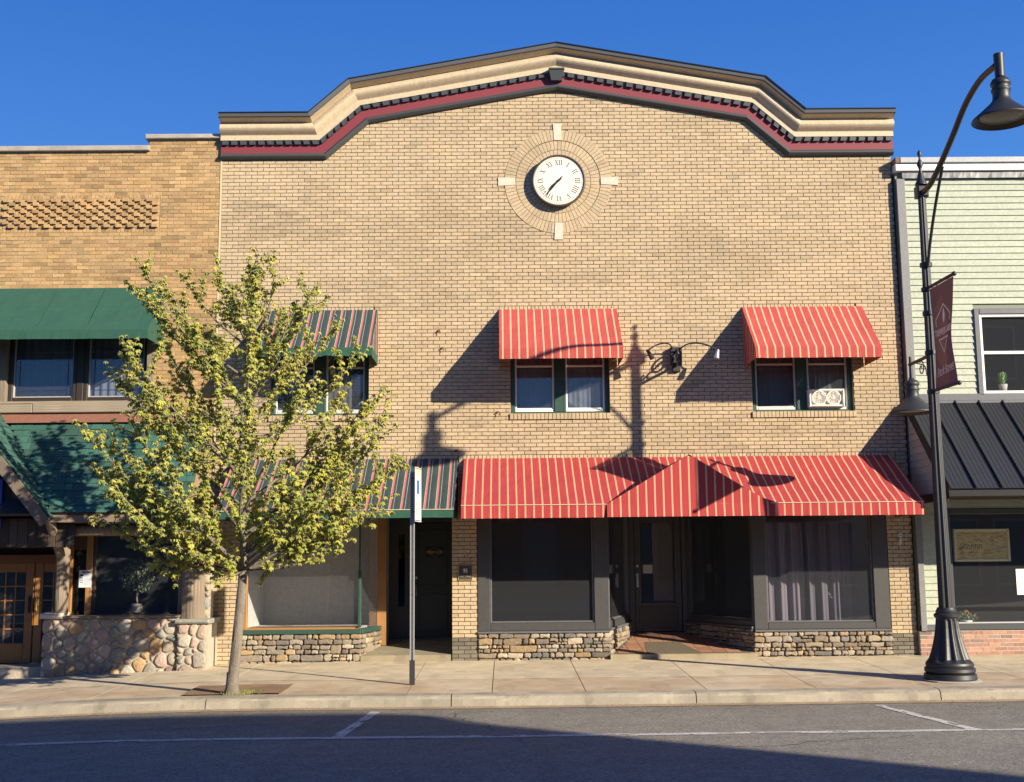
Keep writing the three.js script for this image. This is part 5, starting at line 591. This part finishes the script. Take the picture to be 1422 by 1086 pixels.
  const up = at(1393, 530, -0.1), pp = thing('house_plant', 'pale green house plant seen through the upstairs clapboard window', 'house plant', up.x, wy0 + 0.1, -0.12), ul = new G(); for (let i = 0; i < 60; i++) { const A = pf() * 6.28, l = rr(0.15, 0.34, pf), h = 0.1 + 0.3 * pf(), w = 0.016, P = (u, v) => [up.x + Math.cos(A) * l * 0.45 * u + v * w * Math.sin(A), wy0 + 0.2 + h * (1.6 * u - u * u), -0.12 + 0.4 * Math.sin(A) * l * 0.5 * u - v * w * Math.cos(A)]; for (let q = 0; q < 3; q++) ul.quad(P(q / 3, -1), P((q + 1) / 3, q === 2 ? 0 : -1), P((q + 1) / 3, q === 2 ? 0 : 1), P(q / 3, 1)); } part(pp, 'leaves', ul, mat([0.22, 0.34, 0.08], 0.6), 'stuff'); part(pp, 'pot', lathe([[0, 0], [0.06, 0], [0.08, 0.12], [0, 0.12]], 16).translate(up.x, wy0 + 0.1, -0.12), M.limestone);
}

// ---------------------------------------------------------------- street lamp with banner
const LX = 6.42, LZ = 3.26, LY = walkY(LX, LZ);
{
  const o = thing('street_lamp', 'tall black street lamp with fluted base, curved road arm and small bell lamp', 'street lamp', LX, LY, LZ);
  const fluted = (prof, n, depth, seg) => { const G0 = new G(), P = (i, j) => { const [r, y, d] = prof[j], a = i / seg * 2 * Math.PI, rr_ = r * (1 - (d ? depth : 0) * (0.5 - 0.5 * Math.cos(a * n))); return [LX + Math.cos(a) * rr_, LY + y, LZ + Math.sin(a) * rr_]; }; for (let j = 0; j + 1 < prof.length; j++) for (let i = 0; i < seg; i++) G0.quad(P(i, j), P(i, j + 1), P(i + 1, j + 1), P(i + 1, j)); return G0; };
  part(o, 'base', fluted([[0, 0, 0], [0.365, 0.0, 0], [0.37, 0.03, 0], [0.36, 0.09, 0], [0.33, 0.10, 0], [0.355, 0.13, 0], [0.35, 0.17, 0], [0.325, 0.19, 0], [0.335, 0.22, 0], [0.325, 0.25, 0], [0.285, 0.30, 1], [0.255, 0.38, 1], [0.225, 0.48, 1], [0.195, 0.60, 1], [0.172, 0.73, 1], [0.16, 0.84, 1], [0.155, 0.88, 0], [0.178, 0.895, 0], [0.182, 0.925, 0], [0.165, 0.945, 0], [0.15, 0.955, 0], [0.155, 0.975, 0], [0.138, 1.0, 0], [0.125, 1.03, 0]], 12, 0.13, 96), M.iron);
  part(o, 'base_plate', lathe([[0, -0.02], [0.42, -0.02], [0.42, 0.012], [0, 0.012]], 32).translate(LX, LY, LZ), mat([0.36, 0.33, 0.27], 0.9));
  part(o, 'shaft', fluted([[0.112, 1.0, 1], [0.104, 1.8, 1], [0.088, 3.4, 1], [0.074, 5.2, 1], [0.062, 7.0, 1], [0.062, 7.2, 1]], 8, 0.16, 64), M.iron);
  part(o, 'cross_head', merge(cb(LX - 0.085, LX + 0.085, LY + 7.2, LY + 7.38, LZ - 0.085, LZ + 0.085, 0.02)), M.iron);
  part(o, 'finial', lathe([[0.0, 0.56], [0.02, 0.54], [0.036, 0.5], [0.02, 0.46], [0.014, 0.42], [0.03, 0.38], [0.05, 0.33], [0.03, 0.28], [0.02, 0.24], [0.045, 0.16], [0.06, 0.08], [0.09, 0.02], [0.09, 0]], 18).translate(LX, LY + 7.4, LZ), M.iron);
  const arm = part(o, 'road_arm', tube([V(LX, 7.22, LZ), V(LX, 7.24, 3.6), V(LX, 7.40, 4.05), V(LX, 7.66, 4.6), V(LX, 7.92, 5.1), V(LX, 8.05, 5.6), V(LX, 8.04, 6.12)], 0.042, 60, 12), M.iron);
  part(arm, 'brace', tube([V(LX, 6.05, 3.33), V(LX, 6.45, 3.52), V(LX, 6.9, 3.8), V(LX, 7.35, 4.14)], 0.024, 20, 8), M.iron);
  const hz = 6.17, hy = 7.28, hx = LX + 0.02, tilt = new THREE.Matrix4().makeRotationZ(0.0);
  part(arm, 'arm_socket', bar(V(hx, 7.86, hz), V(hx, 8.17, hz), 0.06, 0.065, 16), M.iron);
  const shade = [[0.04, 0.60], [0.05, 0.56], [0.10, 0.545], [0.125, 0.50], [0.125, 0.47], [0.108, 0.46], [0.108, 0.42], [0.122, 0.41], [0.122, 0.385], [0.108, 0.375], [0.108, 0.30], [0.116, 0.26], [0.16, 0.21], [0.26, 0.12], [0.37, 0.025], [0.385, 0.0], [0.375, -0.005], [0.36, 0.02], [0.25, 0.10], [0.1, 0.22], [0.0, 0.22]];
  const bell = (x, y, z, k) => lathe(shade.map((q) => [q[0] * k, q[1] * k]), 40).translate(x, y, z);
  const h1 = part(o, 'road_lamp_head', bell(hx, hy, hz, 1), M.iron); part(h1, 'lens', merge(lathe([[0.0, 0.03], [0.2, 0.035], [0.26, 0.05], [0.3, 0.075]], 32).translate(hx, hy, hz), new THREE.TorusGeometry(0.27, 0.02, 8, 32).rotateX(Math.PI / 2).translate(hx, hy + 0.06, hz)), mat([0.12, 0.11, 0.085], 0.35));
  const z2 = 2.36, y2 = 3.95; const h2 = part(o, 'walk_lamp_head', bell(LX, y2, z2, 0.93), mat([0.022, 0.024, 0.024], 0.5)); part(h2, 'lens', lathe([[0.0, 0.02], [0.22, 0.03], [0.28, 0.06]], 28).translate(LX, y2, z2), mat([0.3, 0.28, 0.22], 0.4));
  const sc = [...Array(22)].map((_, i) => { const a = i * 0.4, r = 0.02 + 0.005 * i; return V(LX, 4.58 + r * Math.sin(a), 2.82 + r * Math.cos(a)); });
  part(o, 'walk_arm', merge(bar(V(LX, 4.72, LZ), V(LX, 4.72, z2 - 0.05), 0.026, 0.026, 10), bar(V(LX, y2 + 0.52, z2), V(LX, 4.84, z2), 0.03, 0.022, 10), tube(sc, 0.010), tube([V(LX, 4.40, 3.2), V(LX, 4.44, 3.05), V(LX, 4.58, 2.98), V(LX, 4.70, 2.6)], 0.010)), M.iron);
  for (const y of [6.1, 5.72, 5.35, 4.75, 4.16]) part(o, 'clamp', new THREE.CylinderGeometry(0.09, 0.09, 0.06, 20).translate(LX, y, LZ), M.iron);
  part(o, 'banner_rod', merge(bar(V(LX, 5.74, LZ), V(LX, 5.71, 4.30), 0.016), bar(V(LX, 4.17, LZ), V(LX, 4.15, 4.24), 0.016), new THREE.SphereGeometry(0.035, 12, 10).translate(LX, 5.71, 4.32), new THREE.SphereGeometry(0.035, 12, 10).translate(LX, 4.15, 4.26)), M.iron);
  const bt = canvasTex(512, 1024, (k, w, h) => {
    k.fillStyle = '#7d5650'; k.fillRect(0, 0, w, h); k.fillStyle = '#8d6350'; k.beginPath(); k.moveTo(0, 250); k.lineTo(230, 90); k.lineTo(330, 420); k.lineTo(300, 900); k.lineTo(0, 700); k.fill(); k.fillStyle = '#6d4a50'; k.beginPath(); k.moveTo(360, 420); k.lineTo(512, 360); k.lineTo(512, 1024); k.lineTo(330, 1024); k.fill();
    k.strokeStyle = '#dcc6bd'; k.lineWidth = 14; k.beginPath(); k.moveTo(60, 400); k.lineTo(60, 330); k.lineTo(250, 205); k.lineTo(440, 330); k.lineTo(440, 400); k.stroke(); k.beginPath(); k.moveTo(110, 540); k.lineTo(250, 680); k.lineTo(390, 540); k.closePath(); k.stroke();
    k.fillStyle = '#e2cfc6'; k.beginPath(); k.moveTo(250, 240); k.quadraticCurveTo(310, 330, 250, 390); k.quadraticCurveTo(190, 330, 250, 240); k.fill(); k.font = 'bold 92px sans-serif'; k.textAlign = 'center'; k.fillText('TUPPER LAKE', 256, 500, 470);
    k.fillStyle = '#e6d4cc'; k.font = 'italic 110px serif'; k.save(); k.translate(256, 890); k.rotate(-0.06); k.fillText('Park Street', 0, 0, 440); k.restore();
  });
  const G0 = new G(), nu = 14, nv = 26, P = (i, j) => { const u = i / nu, v = j / nv, zz = 3.37 + u * (0.92 - 0.06 * v - 0.07 * Math.sin(Math.PI * v)), y = 5.70 + (4.17 - 5.70) * v - 0.02 * u; return [LX + 0.03 * Math.sin(u * 3.6 + v * 1.6) * Math.sin(Math.PI * v) + 0.012 * Math.sin(v * 8) * u * Math.sin(Math.PI * v), y, zz]; };
  for (let i = 0; i < nu; i++) for (let j = 0; j < nv; j++) { const uv = (a, b) => [a / nu, 1 - b / nv]; G0.quad(P(i, j + 1), P(i + 1, j + 1), P(i + 1, j), P(i, j), undefined, [uv(i, j + 1), uv(i + 1, j + 1), uv(i + 1, j), uv(i, j)]); }
  const bn = thing('banner', 'maroon cloth banner with pale lettering hung on the street lamp', 'banner', LX, 4.17, 3.8); part(bn, 'cloth', G0, mat(null, 0.85, { map: bt })); for (const [ya, yb, zb] of [[5.735, 5.712, 4.26], [4.168, 4.152, 4.20]]) part(bn, 'hem', bar(V(LX, ya, 3.37), V(LX, yb, zb), 0.025, 0.025, 10), mat([0.07, 0.032, 0.035], 0.85));
}
// ---------------------------------------------------------------- parking sign on a post
{
  const x = -1.375, z = 3.06, y = walkY(x, z), o = thing('street_sign', 'narrow white parking sign seen nearly edge on atop a steel channel post', 'sign', x, y, z), st = mat([0.42, 0.42, 0.41], 0.45, { metalness: 0.5 });
  part(o, 'post', new G().box(x - 0.032, x - 0.018, y, 3.05, z - 0.03, z + 0.012).box(x + 0.018, x + 0.032, y, 3.05, z - 0.03, z + 0.012).box(x - 0.018, x + 0.018, y, 3.05, z - 0.034, z - 0.026), st); part(o, 'post_sleeve', bx(x - 0.038, x + 0.038, y - 0.05, y + 0.35, z - 0.04, z + 0.02), M.ironRough);
  const t = canvasTex(256, 512, (k) => { k.fillStyle = '#cfcfca'; k.fillRect(0, 0, 256, 512); k.strokeStyle = '#222'; k.lineWidth = 8; k.strokeRect(10, 10, 236, 492); k.fillStyle = '#2a5a9a'; k.fillRect(70, 120, 100, 130); k.fillStyle = '#1b1b1b'; k.fillRect(60, 300, 26, 150); k.fillRect(150, 300, 26, 150); k.fillStyle = '#d8cf9a'; k.fillRect(14, 14, 228, 70); });
  const m = new THREE.Matrix4().makeRotationY(Math.PI / 2 - 0.13).setPosition(x + 0.085, 2.70, z + 0.03), gg = new THREE.BoxGeometry(0.46, 0.80, 0.006).applyMatrix4(m);
  part(o, 'sign_plate', gg, [0, 0, 0, 0, 1, 0].map((k) => k ? mat(null, 0.5, { map: t }) : st)); part(o, 'bracket', merge(bar(V(x, 2.95, z), V(x + 0.08, 2.95, z + 0.02), 0.012), bar(V(x, 2.45, z), V(x + 0.08, 2.45, z + 0.02), 0.012)), M.ironRough);
}
// ---------------------------------------------------------------- young maple in spring leaf
{
  const f = rng(2024), bx0 = -3.83, bz0 = 3.86, by = walkY(bx0, bz0), o = thing('maple_tree', 'young street maple with fresh yellow-green leaves beside the kerb', 'tree', bx0, by, bz0);
  const wood = [], twigs = new G(), leaf = new G(), cx = (y) => bx0 + 0.02 + 0.10 * Math.min(1, y / 1.8) + 0.03 * Math.sin(y * 1.3);
  const tpts = [...Array(15)].map((_, i) => { const y = by - 0.05 + i * 0.4; return V(cx(y), y, bz0 + 0.03 * Math.sin(y * 2)); });
  const taper = (pts, r0, r1, rad = 8, per = 4) => { const c = new THREE.CatmullRomCurve3(pts), n = pts.length * per, fr = c.computeFrenetFrames(n, false), G0 = new G(), P = (j, i) => { const p = c.getPointAt(j / n), a = i / rad * 2 * Math.PI, t = j / n, r = (r0 + (r1 - r0) * t) * (1 + 0.10 * (fbm(i * 1.3, j * 0.8, 3, 2) - 0.5)); const q = p.addScaledVector(fr.normals[j], Math.cos(a) * r).addScaledVector(fr.binormals[j], Math.sin(a) * r); return [q.x, q.y, q.z]; }; for (let j = 0; j < n; j++) for (let i = 0; i < rad; i++) G0.quad(P(j, i), P(j, (i + 1) % rad), P(j + 1, (i + 1) % rad), P(j + 1, i)); return G0.geo(); };
  const bark = mat([0.23, 0.195, 0.155], 0.95, { map: concreteT, bumpMap: rough1, bumpScale: 0.012 });
  const trunk = part(o, 'trunk', merge(taper(tpts.slice(0, 6), 0.08, 0.058, 16), taper(tpts.slice(5), 0.058, 0.010, 8), lathe([[0.125, -0.03], [0.098, 0.05], [0.085, 0.16], [0.078, 0.3]], 16).translate(cx(0), by, bz0)), bark);
  const Rm = (y) => { const T = [[1.5, 0.7], [2.1, 1.6], [2.6, 2.2], [3.1, 2.45], [3.6, 2.3], [4.1, 2.1], [4.6, 1.85], [5.1, 1.6], [5.6, 1.35], [6.05, 0.5], [6.3, 0.1]]; for (let i = 0; i + 1 < T.length; i++) if (y <= T[i + 1][0]) { const t = Math.max(0, (y - T[i][0]) / (T[i + 1][0] - T[i][0])); return T[i][1] + t * (T[i + 1][1] - T[i][1]); } return 0.1; };
  const leafCols = [[0.41, 0.395, 0.055], [0.33, 0.355, 0.045], [0.47, 0.43, 0.07], [0.26, 0.30, 0.04], [0.39, 0.36, 0.055]];
  const cluster = (p, dir) => { // a whorl of drooping young leaves round the twig end
    const n = 4 + Math.floor(f() * 4), base = leafCols[Math.floor(f() * 5)], kk = rr(0.82, 1.15, f), ax = V(f() - 0.5, 1.3, f() - 0.5).addScaledVector(dir, 0.6).normalize(), e1 = V(f() - 0.5, f() - 0.5, f() - 0.5).cross(ax).normalize(), e2 = ax.clone().cross(e1), a0 = f() * 6.28, size = rr(0.7, 1.25, f);
    for (let i = 0; i < n; i++) { const a = a0 + i / n * 6.283 + rr(-0.3, 0.3, f), dr = rr(0.4, 1.7, f), d = e1.clone().multiplyScalar(Math.cos(a)).addScaledVector(e2, Math.sin(a)).addScaledVector(ax, -dr).normalize(), s = ax.clone().cross(d).normalize(), nn = d.clone().cross(s).normalize(), l = rr(0.047, 0.078, f) * size, w = l * rr(0.42, 0.56, f), col = tone(base, kk * rr(0.9, 1.1, f)), q0 = p.clone().addScaledVector(d, 0.012), A = (u, v, e) => { const q = q0.clone().addScaledVector(d, l * u).addScaledVector(s, w * v).addScaledVector(nn, l * e); return [q.x, q.y, q.z]; };
      leaf.quad(A(0, 0, 0), A(0.5, 1, -0.14), A(0.62, 0.4, 0.0), A(1, 0, -0.22), col); leaf.quad(A(0, 0, 0), A(1, 0, -0.22), A(0.62, -0.4, 0.0), A(0.5, -1, -0.14), col); } };
  const twig = (a, d, len, r, lvl) => { const pts = [a.clone()], n = 4; let p = a.clone(), dd = d.clone(); for (let i = 0; i < n; i++) { dd.add(V((f() - 0.5) * 0.35, (f() - 0.35) * 0.3, (f() - 0.5) * 0.35)).normalize(); p = p.clone().addScaledVector(dd, len / n); pts.push(p); } wood.push(taper(pts, r, r * 0.35, 4, 1));
    const c = new THREE.CatmullRomCurve3(pts), m = Math.max(2, Math.round(len / 0.082)); for (let i = 1; i <= m; i++) { const t = i / m, q = c.getPointAt(t); if (t > 0.12) cluster(q.clone().add(V(f() - 0.5, f() - 0.5, f() - 0.5).multiplyScalar(0.035)), dd); if (lvl && f() < 0.40 && t < 0.9) { const sd = V(f() - 0.5, f() * 0.8 - 0.15, f() - 0.5).normalize().multiplyScalar(0.8).add(dd).normalize(); twig(q, sd, rr(0.14, 0.32, f) * (1.2 - 0.5 * t), r * 0.5, lvl - 1); } } };
  const limb = (h0, az, yt, rt, r0) => { const s = V(cx(h0), h0, bz0), e = V(cx(yt) + Math.cos(az) * rt, yt, bz0 + Math.sin(az) * rt), m = s.clone().lerp(e, 0.5); m.y -= 0.10 * rt; m.x += rr(-0.1, 0.1, f); m.z += rr(-0.1, 0.1, f); const m1 = s.clone().lerp(m, 0.5), m2 = m.clone().lerp(e, 0.5); m2.y -= 0.03; const pts = [s, m1, m, m2, e]; wood.push(taper(pts, r0, 0.007, 7, 3)); const c = new THREE.CatmullRomCurve3(pts), L = c.getLength(), n = Math.round(L / 0.118);
    for (let i = 1; i <= n; i++) { const t = i / n; if (t < 0.22) continue; const q = c.getPointAt(t), tg = c.getTangentAt(t), d = V(f() - 0.5, f() - 0.22, f() - 0.5).normalize().multiplyScalar(0.95).addScaledVector(tg, 0.7).normalize(); twig(q, d, rr(0.25, 0.62, f) * (1.15 - 0.55 * t), 0.009, 1); if (t > 0.6) cluster(q, tg); } twig(e, c.getTangentAt(1), rr(0.2, 0.4, f), 0.006, 0); };
  const N = 34; for (let i = 0; i < N; i++) { const t = (i + 0.5) / N, yt = 2.35 + 3.4 * Math.pow(t, 0.95) + rr(-0.12, 0.12, f), rt = Rm(yt) * rr(0.72, 1.0, f), az = i * 2.39996 + rr(-0.3, 0.3, f), h0 = Math.max(1.62, yt - rt * rr(0.75, 1.0, f) - 0.15); limb(Math.min(h0, 5.2), az, yt, rt, 0.024 * (1.15 - 0.7 * t)); }
  for (const [px, py, dz] of [[180, 365, 0.3], [160, 385, 0.1], [152, 482, 0.2], [250, 378, -0.3], [300, 370, 0.2], [388, 360, 0.0], [440, 402, 0.1], [545, 545, 0.2], [575, 628, 0.0], [128, 650, 0.2], [150, 520, -0.2], [525, 592, -0.2], [490, 735, 0.4], [225, 755, 0.5], [170, 690, 0.3], [320, 775, 0.55], [575, 640, -0.1], [118, 705, 0.1], [135, 600, -0.1], [520, 700, 0.2], [470, 650, -0.4], [210, 690, 0.4], [560, 560, 0.1]]) { const p = onZ(px, py, bz0 + dz), dx = p.x - cx(p.y), az = Math.atan2(dz, dx), rt = Math.hypot(dx, dz); limb(Math.max(1.62, Math.min(4.9, p.y - rt * 0.85 - 0.2)), az, p.y - 0.2, rt * 0.86, 0.017); }
  for (let i = 0; i < 7; i++) twig(V(cx(5.4), 5.1 + i * 0.1, bz0), V(f() - 0.5, 1.2, f() - 0.5).normalize(), rr(0.4, 0.7, f), 0.01, 1);
  part(o, 'branches', merge(wood), bark); console.log('leaf tris', leaf.p.length / 9);
  part(o, 'crown', leaf, new THREE.MeshPhysicalMaterial({ vertexColors: true, roughness: 1, transmission: 0.38, thickness: 0, side: THREE.DoubleSide }), 'stuff');
  const tuft = new G(); for (let i = 0; i < 160; i++) { const a = f() * 6.28, r = 0.14 + 0.22 * f() * f(), x = bx0 + 0.1 + Math.cos(a) * r, z = bz0 + Math.sin(a) * r * 0.8, yy = walkY(x, z) + 0.01, l = rr(0.02, 0.07, f), q = (f() - 0.5) * 0.05; tuft.tri([x - 0.006, yy, z], [x + 0.006, yy, z], [x + q, yy + l, z + (f() - 0.5) * 0.04]); } solo('weeds', tuft, mat([0.20, 0.20, 0.06], 0.9), 'thin tufts of weeds round the foot of the tree', 'weeds', null, 'stuff');
}
// ---------------------------------------------------------------- across the street, behind the camera: the block whose shadow lies on the road
{
  const k = 6.33, x1 = -1.72 + 4.08 * k, z0 = 4.85 + 3.26 * k, h = -0.22 + 2.05 * k, x0 = 11.5, o = thing('opposite_building', 'three storey brick block across the street whose shadow falls on the road', 'building', 18, 0, z0);
  const wallM = mat([0.26, 0.17, 0.12], 0.9, { map: speck }); part(o, 'wall', new G().box(x0, x1, -0.3, h, z0, z0 + 14), wallM); part(o, 'cornice', bx(x0 - 0.1, x1 + 0.0, h - 0.6, h - 0.25, z0 - 0.25, z0 - 0.005), M.limestone);
  for (let i = 0; i < 4; i++) for (let s = 0; s < 3; s++) { const x = x0 + 1.6 + i * 3.05, y = s ? 1.2 + s * 3.7 : 0.5, ww = s ? 1.2 : 2.3, hh = s ? 2.0 : 2.4, w = part(o, 'window', bx(x - 0.08, x + ww + 0.08, y - 0.1, y + hh + 0.08, z0 - 0.05, z0 - 0.004), M.limestone); part(w, 'pane', bx(x, x + ww, y, y + hh, z0 - 0.06, z0 - 0.055), mat([0.03, 0.035, 0.04], 0.1)); }
  const lo = thing('low_shop_building', 'long single storey shop building across the street beside the brick block', 'building', -12, 0, z0); part(lo, 'wall', bx(-45, x0 - 0.01, -0.3, 5.0, z0 + 0.3, z0 + 12), mat([0.30, 0.25, 0.20], 0.9, { map: speck })); for (let i = 0; i < 12; i++) part(lo, 'shop_window', bx(-43 + i * 4.5, -39.8 + i * 4.5, 0.5, 3.0, z0 + 0.24, z0 + 0.29), mat([0.03, 0.035, 0.04], 0.1));
  structure('far_pavement', sheet(-40, 40, 17.0, 31, 40, 6, (x, z) => -0.05 + g(x), () => [0.42, 0.35, 0.25]), M.concrete);
}
renderer.render(scene, camera);
